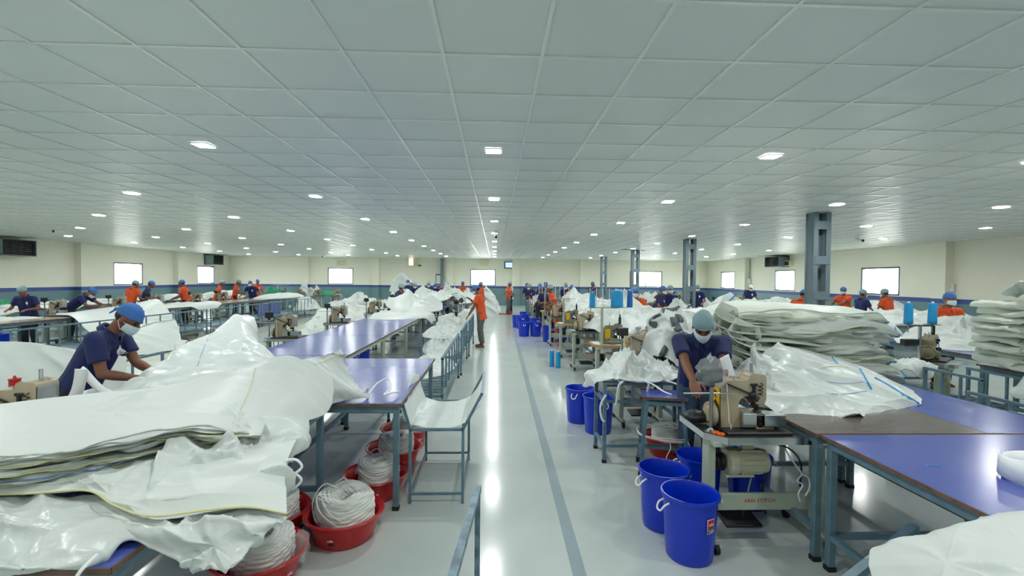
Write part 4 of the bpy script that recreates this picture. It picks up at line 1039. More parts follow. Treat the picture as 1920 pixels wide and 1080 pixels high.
    if text: textobj('ARN STITCH', .04, M['inkr'], t, (.13, -.0865, .29), (R(90), 0, 0), 'lettering')
    else: one(lambda b: b.box((.08, -.086, .335), (.16, .003, .022)), 'red_print', M['inkr'], t)
    b = MB(); mx = Matrix(((0, 0, 1), (0, 1, 0), (-1, 0, 0)))
    b.lathe([(0, -.2), (.03, -.2), (.035, -.19), (.035, -.165), (.05, -.16), (.085, -.145), (.095, -.12), (.095, -.09), (.085, -.08), (.085, .1), (.08, .13), (.065, .14), (0, .142)], 24, (.03, -.08, .575), mx)
    b.build('motor', M['motor'], t, True)
    b = MB()
    for k in range(9):
        a = R(-100+k*24); b.box((.045, -.08-.087*cos(a), .575+.087*sin(a)), (.15, .008, .008), mx=Matrix.Rotation(a, 3, 'X'))
    b.build('cooling_fins', M['motor'], t)
    b = MB(); b.lathe([(.02, -.03), (.06, -.03), (.066, -.02), (.05, 0), (.066, .02), (.06, .03), (.02, .03)], 20, (-.172+.0, -.08, .575), mx); b.build('pulley', M['dark'], t, True)
    b = MB(); b.box((.03, -.08, .68), (.08, .05, .14)); b.box((-.03, -.1, .48), (.2, .03, .02)); b.build('motor_bracket', M['motor'], t)
    b = MB(); b.cyl((.06, -.1, .48), (.04, -.02, .14), .006, n=6); b.build('pedal_rod', M['chrome'], t)
    one(lambda b: b.box((.02, 0, .125), (.26, .2, .02), ch=.004, mx=Matrix.Rotation(R(8), 3, 'X')), 'pedal', M['dark'], t)
    b = MB(); b.tube(spline([(.17, -.08, .62), (.22, -.05, .52), (.2, 0, .35), (.24, .02, .14)], 16), .007, 6); b.build('power_cable', M['rubber'], t, True)
    if text:
        b = MB(); b.tube(spline([(.3, -.1, .66), (.36, -.12, .56), (.4, -.13, .5), (.37, -.13, .45), (.41, -.13, .42), (.38, -.13, .36), (.4, -.12, .3)], 26), .005, 6); b.tube(spline([(.4, -.13, .5), (.45, -.13, .47), (.46, -.13, .4), (.44, -.12, .34)], 14), .006, 6); b.build('tied_cord', M['wstrap'], t, True)
        b = MB(); b.tube(spline([(.22, -.09, .7), (.34, -.08, .66), (.44, -.06, .55), (.48, 0, .35)], 16), .006, 6); b.build('loose_cable', M['rubber'], t, True)
    if pole:
        px, py = (-.24, -.1)
        if pole == 'box':
            one(lambda b: b.lathe([(.0, .03), (.013, .03), (.018, .02), (.045, .004), (.045, 0), (0, 0)], 14, (px, py, MT)), 'pole_base', M['galv'], t, True)
            one(lambda b: b.cyl((px, py, MT), (px, py, MT+.34), .0125), 'pole', M['galv'], t, True)
            one(lambda b: b.cyl((px-.2, py, MT+.27), (px+.16, py, MT+.27), .006, n=8), 'thread_arm', M['galv'], t, True)
            one(lambda b: b.box((px, py, MT+.4), (.13, .09, .1), ch=.008, rz=R(25)), 'control_box', M['black'], t)
            one(lambda b: b.box((px, py, MT+.34), (.035, .035, .05), ch=.006), 'box_clamp', M['black'], t)
        if pole == 'cones':
            px = -.2
            one(lambda b: b.box((px, py-.08, MT+.3), (.035, .035, .6)), 'pole', G, t)
            one(lambda b: b.box((px+.02, py-.08, MT+.605), (.5, .05, .012)), 'cone_tray', G, t)
            for k in range(5):
                b = MB(); b.cyl((px-.2+.105*k, py-.08, MT+.6), (px-.2+.105*k, py-.08, MT+.92), .006, n=8); b.build('spindle', M['whitep'], t, True)
        if pole == 'twin':
            px, py = -.27, .1; A_ = R(-38); ca, sa = cos(A_), sin(A_); at_ = lambda q, z: (px+q*ca, py+q*sa, z)
            one(lambda b: b.lathe([(.0, .02), (.02, .02), (.07, .004), (.07, 0), (0, 0)], 14, (px, py, MT)), 'pole_base', M['galv'], t, True)
            one(lambda b: b.cyl((px, py, MT), (px, py, MT+.5), .019), 'pole', M['chrome'], t, True)
            one(lambda b: b.beam(at_(-.17, MT+.49), at_(.17, MT+.49), .03, .02), 'cone_arm', M['galv'], t)
            for s in (-.165, .165):
                one(lambda b: b.lathe([(0, 0), (.095, 0), (.095, .005), (0, .006)], 20, at_(s, MT+.502)), 'cone_dish', M['galv'], t, True)
                one(lambda b: b.cyl(at_(s, MT+.4), at_(s, MT+.8), .007, n=8), 'spindle', M['galv'], t, True)
            one(lambda b: b.box(at_(-.14, MT+.27), (.2, .08, .08), ch=.006, rz=A_), 'control_box', M['black'], t)
            one(lambda b: b.cyl(at_(-.22, MT+.22), (px, py, MT+.22), .008, n=8), 'box_arm', M['galv'], t, True)
    if pole == 'twin':
        for c in t.children:
            if c.name.split('.')[0] in ('head', 'bed', 'handwheel', 'needle_tower', 'presser_foot', 'needle_plate', 'air_hose', 'tension_knob', 'top_post', 'oil_pan'): c.location = (.12, .06, 0)
    return t
MACH = {}
def mach(key, x, y, rz, label, z=0, **kw):
    k = (key, tuple(sorted(kw.items())))
    if k not in MACH: o = MACH[k] = machine(**kw)
    else: o = dup(MACH[k])
    o.location = (x, y, z); o.rotation_euler = (0, 0, R(rz)); o['label'] = label
    return o
front = mach('f', 1.765, 3.29, 0, 'large beige sewing machine on grey metal table in the right foreground', text=True, wide=.28)
# clear wrap over the front control box, thread spindles and tools
_w = clear_wrap((1.525, 3.19, MT+.325), (.105, .085, .1), 'crumpled clear plastic bag wrapped over the front control box', 12)
mach('a', 1.87, 5.95, 0, 'beige sewing machine with black control box behind the stool rack')
mb1 = mach('b', 1.93, 7.6, 0, 'olive sewing machine on plywood edged table with big cyan cones', head='olive', top='ply', pole='cones')
mach('c', 1.88, 9.55, 0, 'beige sewing machine on grey table behind the cyan cone stand', pole=None)
mach('b', 1.83, 11.1, 0, 'olive sewing machine on plywood edged table with bare spindles', head='olive', top='ply', pole='cones')
mach('c', 1.8, 13.0, 0, 'beige sewing machine beside the lone blue bin', pole=None)
mach('b', 1.85, 15.4, 0, 'olive sewing machine on the third plywood edged table', head='olive', top='ply', pole='cones')
for k, y in enumerate((18.4, 20.2, 22, 23.8, 25.6)):
    mach('w', 1.75+.06*k, y, 0, 'small white sewing machine with yellow label, %s of the far row' % ORD[k], head='white', top='ply', pole=None)
big = cone('cyan', (1.93-.2+.24, 7.42, MT+.612), 'very large cyan thread roll on the cone stand', .82, sx=1.95)
cone('cyan', (1.93-.2-.16, 7.42, MT+.612), 'slim cyan thread cone at the left end of the cone stand', .72, sx=.95)
cone('teal', (1.93-.2+.25, 7.62, MT+.61), 'teal thread cone behind the very large cyan roll', .7, sx=.95)
cone('bthread', (1.93-.2+.45, 7.42, MT+.612), 'deep blue thread cone at the right end of the cone stand', .82, sx=.9)
one(lambda b: b.box((0, .1, MT+.603), (.5, .32, .01)), 'cone_shelf', M['pgreen'], mb1)
# left row
mach('a', -2.96, 3.0, 0, 'beige sewing machine with red oil cup at the far left foreground', led=True, pole=None)
mach('h', -3.3, 5.4, 0, 'sewing machine buried under the humped white bag at the left', pole=None)
for k, y in enumerate((8.2, 10.9, 13.9, 17.0)):
    mach('a', -3.62+max(0, y-10)*.022, y, 0, 'beige sewing machine with black box on a pole, %s along the left blue tables' % ORD[k])
# long left row and far left
for k, (x, y) in enumerate(((-11.4, 9.6), (-11.45, 12.6), (-11.45, 14.6), (-11.45, 16.2), (-11.45, 18.3), (-11.45, 20.0))):
    mach('a', x, y, 0, 'beige sewing machine behind the long pale wood tables, %s from the left' % ORD[k])
mach('a', -12.1, 8.7, 0, 'beige sewing machine at the extreme left edge below the wall cooler')
for k, (x, y) in enumerate(((-10.6, 25.5), (-9.7, 25.8), (-8.6, 25.6))):
    mach('c', x, y, 0, 'sewing machine at the back left beside green cloth, %s from the left' % ORD[k], pole=None)
mach('b', -11.3, 25.2, 0, 'machine with white spindles at the back left', head='olive', top='ply', pole='cones')
# right half
mR = mach('t', 5.93, 6.05, 38, 'olive sewing machine on a metal table with two cyan cones at the right', head='olive', pole='twin')
for s, lb in ((-.165, 'left'), (.165, 'right')):
    q = mR.matrix_basis if False else Matrix.Translation((5.93, 6.05, 0)) @ Matrix.Rotation(R(38), 4, 'Z')
    p = q @ Vector((-.27+s*cos(R(-38)), .1+s*sin(R(-38)), MT+.509)); cone('cyan', p, 'cyan thread cone on the chrome post of the olive machine, %s one' % lb, .84, sx=1.0)
mach('a', 5.2, 7.4, 0, 'sewing machine half hidden behind the blue trimmed bag stack')
for k, (x, y, w) in enumerate(((8.6, 17.5, 'before the second right wall window'), (10.9, 20.5, 'below the right wall conduit'), (8.2, 13.6, 'left of the big column'), (4.9, 14.4, 'beside the middle column'), (6.0, 22.5, 'at the double back window, left'), (7.2, 24, 'at the double back window, right'), (9.8, 24.5, 'in the back right corner'), (3.9, 21.6, 'left of the far column'))):
    mach('a', x, y, 0, 'sewing machine in the right half, '+w)
# tools on the front machine table
t = empty('scissors', (1.57, 3.13, MT), R(30), 'orange handled tool lying on the front machine table', 'scissors')
b = MB()
for s in (-1, 1): b.tube([(-.03+.022*cos(a), s*.02+.016*sin(a), .012) for a in np.linspace(0, 2*pi, 13)[:-1]], .008, 6, closed=True)
b.build('handles', M['orangep'], t, True)
one(lambda b: b.box((.05, 0, .008), (.1, .018, .005)), 'blade', M['chrome'], t)
t = grid_obj('cloth_bundle', np.stack([np.array([[(.085+.012*crease(np.array([[i*.3]]), np.array([[j*.35]]), 4, 1.5)[0, 0])*f for j in range(20)] for i in range(24)]) for f in (1,)], -1).repeat(3, -1)*np.array([[[cos(2*pi*j/19)*sin(pi*(i+.02)/23.04)*1.15, sin(2*pi*j/19)*sin(pi*(i+.02)/23.04)*.9, cos(pi*(i+.02)/23.04)*.55] for j in range(20)] for i in range(24)]), M['black'])
t.location = (1.5, 3.36, MT+.06); tag(t, 'black cloth bundle on the front machine table behind the pole', 'cloth')
# ------------------------------------------------------------------ white bags and sheets
SURF = {}
def reg(o): SURF[o.name] = o; return o
def heap(label, c, z0, rx, ry, h, seed, rot=0, rect=None, amp=.035, f=2.2, tents=(), m='white', res=1.0, drop=1.0, cat='bag', name='bulk_bag', group=None, pw=2.2, edge=.16, lift=0):
    rs = np.random.RandomState(seed); nr, nt = int(31*res), int(88*res)
    r = np.linspace(0, 1, nr)[:, None]**.85*np.ones((1, nt)); th = np.linspace(0, 2*pi, nt, endpoint=False)[None]*np.ones((nr, 1))
    Rm = 1+edge*fbm(np.cos(th)*1.3+seed, np.sin(th)*1.3, seed, 3)+.06*crease(np.cos(th)+seed, np.sin(th), seed+1, 1.4, 2)
    lx, ly = rx*r*Rm*np.cos(th), ry*r*Rm*np.sin(th); cr, sr = cos(R(rot)), sin(R(rot))
    x, y = c[0]+lx*cr-ly*sr, c[1]+lx*sr+ly*cr
    env = np.clip(1-r**pw, 0, 1); H = h*env*(.72+.4*fbm(x*1.1+seed, y*1.1, seed+2, 2))
    for (tx, ty, th_, tr) in tents:
        dx, dy = x-tx, y-ty; a0 = rs.rand()*6; d = np.zeros_like(x); nf = rs.randint(5, 8)
        for k in range(nf):
            a = a0+2*pi*k/nf+rs.uniform(-.25, .25); d = np.maximum(d, (dx*cos(a)+dy*sin(a))/(tr*rs.uniform(.75, 1.3)))
        H = np.maximum(H, th_*np.clip(1-d, 0, 1)**.9)
    k = np.minimum(1, env*3.0)
    C = crease(x, y, seed+3, f, 4); C2 = crease(x+5, y-3, seed+9, f*2.3, 3)
    C = .6*C+.6*wrinkle(x, y, seed+60, f*.9)+1.2*radial(x, y, seed, 12, .5/f); z = z0+H+(amp*C+amp*.4*C2)*k*np.clip(.35+H/(h+1e-6), .35, 1.2)
    x = x+amp*.7*crease(x+3, z*2+y, seed+21, f, 3)*k; y = y+amp*.7*crease(y-2, z*2+x, seed+33, f, 3)*k
    z = np.maximum(z, z0+.004+.012*(1-r)+lift)
    if rect:
        x0, x1, y0, y1 = rect
        ox = np.where(x < x0, x-x0, np.where(x > x1, x-x1, 0)); oy = np.where(y < y0, y-y0, np.where(y > y1, y-y1, 0))
        d = np.hypot(ox, oy); sl = np.clip(d/.08, 0, 1)
        fold = .03*np.sin((x+y)*22+seed)*np.clip(d*4, 0, 1)+.02*crease(x, y, seed+40, 3, 2)*sl
        s = np.where(d > 1e-6, (np.minimum(d, .05+.25*d)+fold)/(d+1e-9), 1)
        x = x-ox+ox*s; y = y-oy+oy*s
        z = z-np.maximum(0, d-.03)*drop*1.05
        z = np.maximum(z, .02)
    P = np.stack([x, y, z], -1)
    V = P.reshape(-1, 3); idx = np.arange(nr*nt).reshape(nr, nt); nx = np.roll(idx, -1, 1)
    F = np.stack([idx[:-1], idx[1:], nx[1:], nx[:-1]], -1).reshape(-1, 4)
    bot = V.copy().reshape(nr, nt, 3)
    bot[..., 2] = np.maximum(bot[..., 2]-.006-.5*np.clip(bot[..., 2]-z0, 0, 9)*0, 0)-.0
    V2 = bot.reshape(-1, 3)+np.array([0, 0, -.005]); off = nr*nt
    ed = np.stack([idx[-1], idx[-1]+off, nx[-1]+off, nx[-1]], -1)
    o = mesh_np(name, np.concatenate([V, V2]), np.concatenate([F, F[:, ::-1]+off, ed]), M[m])
    return reg(tag(o, label, cat, group))
def bvh(o):
    me = o.data; return BVHTree.FromPolygons([o.matrix_basis @ v.co for v in me.vertices], [tuple(p.vertices) for p in me.polygons])
_bv = {}
def on(o, pts, off=.004, n=20):              # points of a cloth's surface along a line of sight, smoothed
    if o.name not in _bv: _bv[o.name] = bvh(o)
    out = []; E_ = Vector((0, 0, CZ)); last = None
    for (x, y) in pts:
        d = ray(x, y).normalized(); h = _bv[o.name].ray_cast(E_, d)
        if h[0] is not None: last = h[3]; out.append(E_+d*(h[3]-off))
        elif last: out.append(E_+d*last)
    return out
def line_on(o, name, pts, w, m, n=24, off=.005, tube=True):
    dense = spline([(p[0], p[1], 0) for p in pts], n); P = on(o, [(q.x, q.y) for q in dense], off)
    if len(P) < 3: return None
    P2 = [P[0]]+[(P[i-1]+P[i]*2+P[i+1])/4 for i in range(1, len(P)-1)]+[P[-1]]
    b = MB(); b.tube(P2, w/2, 6); return b.build(name, M[m], o, True)
def strap_on(o, pts, w, m, lift=(), n=18, name='lifting_strap'):
    dense = spline([(p[0], p[1], 0) for p in pts], n); P = on(o, [(q.x, q.y) for q in dense], .01)
    if len(P) < 3: return
    E_ = Vector((0, 0, CZ)); k = len(P)
    P = [p-(p-E_).normalized()*(lift[0]*sin(pi*i/(k-1)) if lift else 0) for i, p in enumerate(P)]
    for _ in range(2): P = [P[0]]+[(P[i-1]+P[i]*2+P[i+1])/4 for i in range(1, k-1)]+[P[-1]]
    side = []
    for i in range(k):
        t = (P[min(i+1, k-1)]-P[max(i-1, 0)]).normalized(); v = (P[i]-E_).normalized(); side.append(tuple(t.cross(v)+v*.25))
    strip(name, P, w, M[m], o, side, .003)
# ---- folded bags: a thin bundle with several lips along the front fold
def folded(label, Fr, Bk, z0, t, seed, m='white', lips=3, nu=90, trim=None, endtrim=None, amp=.01, name='folded_bag', group=None, droop=None, edge_wave=.03, ef=5):
    u = np.linspace(0, 1, nu); Fp = np.array([tuple(Fr(q)) for q in u]); Bp = np.array([tuple(Bk(q)) for q in u])
    nv, ne = 26, 8*lips
    vt = np.linspace(1, 0, nv); ss = np.linspace(0, 1, ne)
    prof_v = np.concatenate([vt, .0*ss-0, vt[::-1]]); prof_s = np.concatenate([np.zeros(nv), ss, np.ones(nv)])
    inset = np.concatenate([np.zeros(nv), .013*(1-np.abs(np.sin(pi*ss*lips))**.45), np.zeros(nv)])
    U = u[:, None]; vv = prof_v[None]; sv = prof_s[None]
    wob = edge_wave*fbm(U*ef+seed*1.7, sv*1.5+seed, seed, 3)+edge_wave*.6*vnoise(U*17, sv*4+seed, seed+3)
    D = Bp-Fp; Ln = np.linalg.norm(D, axis=1)[:, None]; D = D/Ln
    dist = vv*Ln+inset[None]+wob*np.clip(1-vv*6, 0, 1)
    x = Fp[:, 0][:, None]+D[:, 0][:, None]*dist; y = Fp[:, 1][:, None]+D[:, 1][:, None]*dist
    th = t*np.clip((1-np.abs(2*U-1)**8), .15, 1)**.5*np.clip(1.15-.5*(vv-.3)**2, .3, 1.2)*(1+.35*fbm(U*3, vv*2, seed+8, 2))
    top = z0(U, vv)
    z = top+th*(1-sv)+amp*fbm(U*4+seed, vv*2.5, seed+4, 3)+amp*.8*crease(x, y, seed+6, 2.4, 3)*(1-sv*.5)
    z = z+amp*.7*wrinkle(x, y, seed+30, 2.6)*(1-sv*.6)+.012*vnoise(U*9, sv*3, seed+12)*np.clip(1-vv*5, 0, 1)
    if droop: z = z-droop(x, y, U, vv)
    P = np.stack([x, y, z], -1)
    o = grid_obj(name, P, M[m]); reg(tag(o, label, 'bag', group))
    # close the two ends
    me = o.data; k = P.shape[1]
    bm = bmesh.new(); bm.from_mesh(me); bm.verts.ensure_lookup_table()
    for row in (0, nu-1):
        try: bm.faces.new([bm.verts[row*k+j] for j in range(k)])
        except Exception: pass
    bmesh.ops.recalc_face_normals(bm, faces=bm.faces); bm.to_mesh(me); bm.free()
    if trim:
        j = nv+ne//(2*lips)
        b = MB(); b.tube([Vector(P[i, j])-Vector((D[i, 0], D[i, 1], 0))*.003 for i in range(2, nu-2, 2)], .0042, 5); b.build('seam', M[trim], o, True)
    if endtrim:
        for row, s in ((nu-1, 1),):
            pts = [Vector(P[row, j]) for j in list(range(2, nv, 3))+list(range(nv, nv+ne, 2))+list(range(nv+ne, 2*nv+ne-2, 3))]
            b = MB(); b.tube(pts, .011, 5); b.build('end_binding', M[endtrim], o, True)
    return o
def curve(pts):
    P = np.array(pts, float); t = np.linspace(0, 1, len(P))
    def fn(q):
        i = min(int(q*(len(P)-1)), len(P)-2); f = q*(len(P)-1)-i
        p0, p1, p2, p3 = P[max(i-1, 0)], P[i], P[i+1], P[min(i+2, len(P)-1)]
        return .5*((2*p1)+(p2-p0)*f+(2*p0-5*p1+4*p2-p3)*f*f+(3*p1-p0-3*p2+p3)*f**3)
    return fn
def net(name, label, rows, nu, nv, m, seed, amp=.015, f=3.0, thick=.004, cat='cloth', fr=None, group=None, rad=1.3):
    """cloth through a small net of points, with creases along its normal"""
    G = np.array(rows, float); a, b_ = G.shape[:2]
    A = np.array([[curve(G[i])(q) for q in np.linspace(0, 1, nv)] for i in range(a)])
    P = np.array([[curve(A[:, j])(q) for q in np.linspace(0, 1, nu)] for j in range(nv)]).transpose(1, 0, 2)
    du = np.gradient(P, axis=0); dv = np.gradient(P, axis=1); N = np.cross(du, dv); N /= np.linalg.norm(N, axis=-1, keepdims=True)+1e-9
    s = P[..., 0]*.8+P[..., 2]*.6; t = P[..., 1]*.9+P[..., 2]*.5
    C = crease(s, t, seed, f, 4)+.4*crease(s+4, t, seed+5, f*2.4, 3)
    C = .6*C+.7*wrinkle(s, t, seed+60, f*.95)+rad*radial(s, t, seed, 9, .55/f); P = P+N*(C*amp)[..., None]
    o = grid_obj(name, P, M[m], None, thick)
    return reg(tag(o, label, cat, group))

def PX(px, z): return tuple(at(px[0], px[1], z=z))
def PY(px, Y): return tuple(at(px[0], px[1], Y=Y))
# ==== the big pile in the left foreground
T0 = (-2.55, -1.29, 1.6, 3.64)
def droop0(k):
    def fn(x, y, U, v):
        d = np.hypot(np.maximum(0, x-T0[1]), np.maximum(0, T0[2]-y)); return np.maximum(0, d-.04)*(.62-.055*k)
    return fn
NB = 6; pl = ['lowest', 'second lowest', 'third from the bottom', 'third from the top', 'second from the top', 'topmost folded']
for k in range(NB):
    s = k/(NB-1); rr = random.Random(40+k); j = lambda a: rr.uniform(-a, a)
    edge_px = [(-260, 925-48*s), (0, 906-44*s), (130, 884-34*s), (230, 862-26*s), (330, 838-22*s), (420, 826-14*s), (490, 816-14*s)]
    zs = 1.035+.085*s
    fp = [tuple(at(x, y, z=zs)[:2]) for x, y in edge_px]; fp = [(x+j(.012), y+j(.012)) for x, y in fp]
    bk = np.array([(-3.3, 2.35), (-2.9, 2.55), (-2.45, 2.82), (-2.1, 3.0), (-1.85, 3.12), (-1.65, 3.22), (-1.45, 3.3)])+np.array([(j(.03), j(.03)) for _ in range(7)])
    zf = lambda U, v, k=k: 1.005+k*.019+.028*np.sin(np.clip(U*1.1, 0, 1)*3.0)*(k/5)+(.05*np.clip(U-.45, 0, 1)*np.clip(v, 0, 1)*k*.3)-.05*np.clip(U-.85, 0, 1)*4
    folded('white folded bulk bag, %s in the left foreground pile' % pl[k], curve(fp), curve(bk), zf, .017, 100+k, m='white2' if k % 3 == 1 else 'white', lips=1+k % 2, nu=120,
           trim=('seamy', 'seamn', 'seamy', None, 'seamy', None)[k], amp=.005, group='folded bags of the left foreground pile', edge_wave=.022, name='folded_bag')
def back(p, d, z): return (p[0]-d*.25, p[1]+d, z)
seam = [PX(p, z) for p, z in (((-260, 935), .985), ((-60, 930), .985), ((60, 926), .99), ((165, 921), .995), ((215, 948), .975), ((285, 969), .955), ((400, 956), .955), ((470, 952), .94), ((538, 964), .9))]
midB = [PX(p, z) for p, z in (((-260, 905), 1.02), ((-60, 905), 1.02), ((60, 898), 1.03), ((180, 893), 1.03), ((235, 905), 1.02), ((300, 905), 1.015), ((400, 895), 1.01), ((470, 890), 1.0), ((535, 895), .965))]
shB = net('bulk_bag', 'white bag with yellow seam jutting out below the folded stack in the left foreground', [[back(p, .45, 1.03) for p in midB], [back(p, .12, 1.04) for p in midB], midB, [((a[0]+c[0])/2, (a[1]+c[1])/2, (a[2]+c[2])/2+.012) for a, c in zip(midB, seam)], seam], 90, 180, 'white', 33, amp=.016, f=2.8)
b = MB(); b.tube(spline([Vector(p)+Vector((0, -.003, .004)) for p in seam], 80), .004, 5); b.build('yellow_seam', M['seamy'], shB, True)
topC = [back(p, .05, p[2]-.02) for p in seam]
m1 = [PX(p, z) for p, z in (((-260, 985), .945), ((-60, 975), .945), ((60, 960), .955), ((150, 940), .965), ((205, 965), .94), ((285, 1000), .91), ((400, 995), .92), ((460, 985), .91), ((528, 975), .89))]
m2 = [PX(p, z) for p, z in (((-260, 1040), .9), ((-60, 1020), .91), ((60, 1010), .91), ((150, 985), .935), ((225, 990), .92), ((290, 1022), .875), ((400, 1030), .875), ((450, 1015), .87), ((505, 990), .87))]
bt = [PX(p, z) for p, z in (((-260, 1110), .868), ((-60, 1082), .868), ((60, 1071), .87), ((165, 1054), .872), ((245, 1012), .885), ((330, 1042), .845), ((385, 1069), .825), ((445, 1058), .825), ((480, 1005), .85))]
shC = net('bulk_bag', 'crumpled white bag at the bottom of the left foreground pile hanging past the table corner', [topC, m1, m2, bt, [back(p, .12, max(.872, p[2]-.0) if p[0] < -1.3 else p[2]+.03) for p in bt], [back(p, .5, .875) for p in bt]], 110, 180, 'film', 35, amp=.045, f=3.4, rad=1.1)
rt = [[(-1.45, 2.6, 1.12), (-1.3, 2.55, 1.13), (-1.18, 2.62, 1.1), (-1.12, 2.8, 1.02)], [(-1.5, 2.25, 1.12), (-1.28, 2.3, 1.11), (-1.1, 2.45, 1.08), (-1.06, 2.75, .98)], [(-1.45, 2.05, 1.07), (-1.2, 2.12, 1.06), (-1.02, 2.35, 1.02), (-1.03, 2.7, .93)],
      [(-1.4, 1.92, 1.0), (-1.12, 2.0, 1.0), (-.97, 2.25, .97), (-1.05, 2.62, .89)], [(-1.35, 1.8, .95), (-1.05, 1.88, .94), (-.96, 2.15, .92), (-1.1, 2.55, .87)], [(-1.35, 1.85, .89), (-1.08, 1.95, .885), (-1.02, 2.15, .88), (-1.2, 2.5, .87)]]
shD = net('bulk_bag', 'crumpled white bag ends bulging out at the right side of the left foreground pile', rt, 130, 110, 'film', 37, amp=.06, f=4.0)
top = net('top_sheet', 'large white sheet spread over the top of the left foreground pile', [
    [(-3.3, 2.3, 1.02), (-2.9, 2.68, 1.05), (-2.4, 3.05, 1.04), (-2.05, 3.2, 1.1), (-1.8, 3.3, 1.17), (-1.58, 3.45, 1.2), (-1.44, 3.58, 1.1), (-1.33, 3.68, 1.0)],
    [(-3.2, 2.2, 1.08), (-2.75, 2.55, 1.115), (-2.3, 2.88, 1.125), (-1.95, 3.05, 1.18), (-1.7, 3.14, 1.25), (-1.48, 3.3, 1.305), (-1.35, 3.44, 1.22), (-1.24, 3.57, 1.1)],
    [(-3.1, 2.1, 1.1), (-2.65, 2.35, 1.13), (-2.2, 2.62, 1.14), (-1.85, 2.8, 1.175), (-1.58, 2.93, 1.22), (-1.38, 3.1, 1.23), (-1.25, 3.26, 1.13), (-1.16, 3.4, 1.0)],
    [(-2.95, 1.98, 1.115), (-2.5, 2.15, 1.135), (-2.08, 2.3, 1.14), (-1.75, 2.46, 1.155), (-1.46, 2.66, 1.17), (-1.27, 2.85, 1.14), (-1.17, 3.02, 1.03), (-1.13, 3.16, .93)],
    [PX((-260, 868), 1.115), PX((-20, 858), 1.125), PX((130, 838), 1.13), PX((240, 822), 1.135), PX((340, 806), 1.14), PX((425, 798), 1.13), PX((480, 795), 1.1), (-1.15, 2.6, 1.02)]],
    130, 180, 'white', 31, amp=.014, f=2.6, rad=.45)
line_on(top, 'stitch_line', [(-20, 888), (100, 858), (180, 830), (228, 806)], .003, 'seamn', 30)
line_on(top, 'stitch_line', [(300, 812), (380, 800), (440, 780), (468, 730), (478, 690)], .003, 'seamy', 30)
u_ = [PY(p, Y) for p, Y in (((470, 690), 3.3), ((515, 690), 3.42), ((560, 682), 3.55), ((605, 670), 3.68), ((644, 656), 3.8), ((655, 690), 3.86))]
l_ = [PX(p, .878) for p in ((490, 800), (525, 782), (575, 768), (622, 756), (690, 745), (700, 735))]
m_ = [PY(p, Y) for p, Y in (((475, 730), 3.1), ((515, 728), 3.25), ((568, 716), 3.45), ((618, 705), 3.6), ((652, 700), 3.75), ((676, 718), 3.86))]
n_ = [PY(p, Y) for p, Y in (((480, 765), 2.95), ((518, 758), 3.15), ((572, 748), 3.4), ((622, 735), 3.55), ((668, 728), 3.72), ((690, 732), 3.84))]
tail = net('bulk_bag', 'crumpled white bag tail with tied cord lying on the blue table beside the left pile', [[(p[0]-.08, p[1]+.22, .9) for p in u_], [(p[0]-.02, p[1]+.07, p[2]-.02) for p in u_], u_, m_, n_, l_], 130, 150, 'film', 39, amp=.055, f=4.2)
line_on(tail, 'stitch_line', [(515, 697), (560, 690), (605, 678), (640, 664)], .004, 'seamy', 20)
corner = shD
b = MB(); b.tube(spline([(-1.02, 3.8, .9), (-.98, 3.92, .96), (-.9, 3.98, .99), (-.86, 3.9, .93), (-.9, 3.82, .89), (-.84, 3.86, .9), (-.8, 3.93, .885)], 30), .008, 6); b.build('cord', M['wstrap'], tail, True)
for q, pts in enumerate((((555, 862), (566, 875), (552, 888)), ((552, 888), (565, 900), (550, 916)))):
    p = [at(x, y, Y=2.1+.05*q) for x, y in pts]; b = MB(); b.tube(spline([p[0]+Vector((-.05, .02, -.01)), *p, p[-1]+Vector((-.05, .02, -.01))], 24), .006, 6); b.build('loose_tape', M['wstrap'], corner, True)
b = MB(); b.tube(spline([(-1.3, 1.56, .93), (-1.31, 1.5, .9), (-1.33, 1.49, .82), (-1.33, 1.5, .74)], 16), .006, 6); b.build('loose_tape', M['wstrap'], corner, True)

# ==== cloth the left worker handles
wc = net('bulk_bag', 'white bag the left worker is stitching, humped over a hidden machine', [
    [(-2.78, 3.25, .88), (-2.5, 3.3, .9), (-2.25, 3.5, .98), (-2.05, 3.8, 1.0), (-2.0, 4.3, .95), (-2.2, 4.9, .9), (-2.45, 5.25, .885)],
    [(-2.88, 3.5, .93), (-2.62, 3.6, 1.0), (-2.42, 3.85, 1.05), (-2.35, 4.2, 1.05), (-2.42, 4.65, 1.08), (-2.55, 5.05, 1.16), (-2.62, 5.3, 1.05)],
    [(-2.92, 3.68, .98), (-2.78, 3.85, 1.05), (-2.72, 4.1, 1.08), (-2.75, 4.45, 1.1), (-2.85, 4.85, 1.18), (-2.82, 5.2, 1.34), (-2.72, 5.4, 1.3)],
    [(-2.92, 3.78, .97), (-2.85, 4.05, 1.08), (-2.9, 4.3, 1.17), (-3.05, 4.7, 1.17), (-3.1, 5.1, 1.2), (-3.0, 5.45, 1.36), (-2.85, 5.55, 1.35)],
    [(-2.9, 3.85, .88), (-2.9, 4.1, .9), (-3.05, 4.5, .9), (-3.2, 4.9, .9), (-3.3, 5.3, .95), (-3.2, 5.6, 1.0), (-3.0, 5.7, 1.0)]], 110, 130, 'film', 44, amp=.03, f=3.0)
line_on(wc, 'stitch_line', [(398, 618), (388, 640), (376, 668), (368, 695)], .005, 'seamn', 20)
def S3(name, pts, w, side, m='wstrap', parent=None, n=30): return strip(name, spline(pts, n), w, M[m], parent, side, .004)
S3('lifting_strap', [PY(p, 3.34) for p in ((152, 692), (151, 702), (149, 716), (145, 732), (138, 747), (131, 758), (126, 768))], .07, (1, .35, 0), parent=wc)
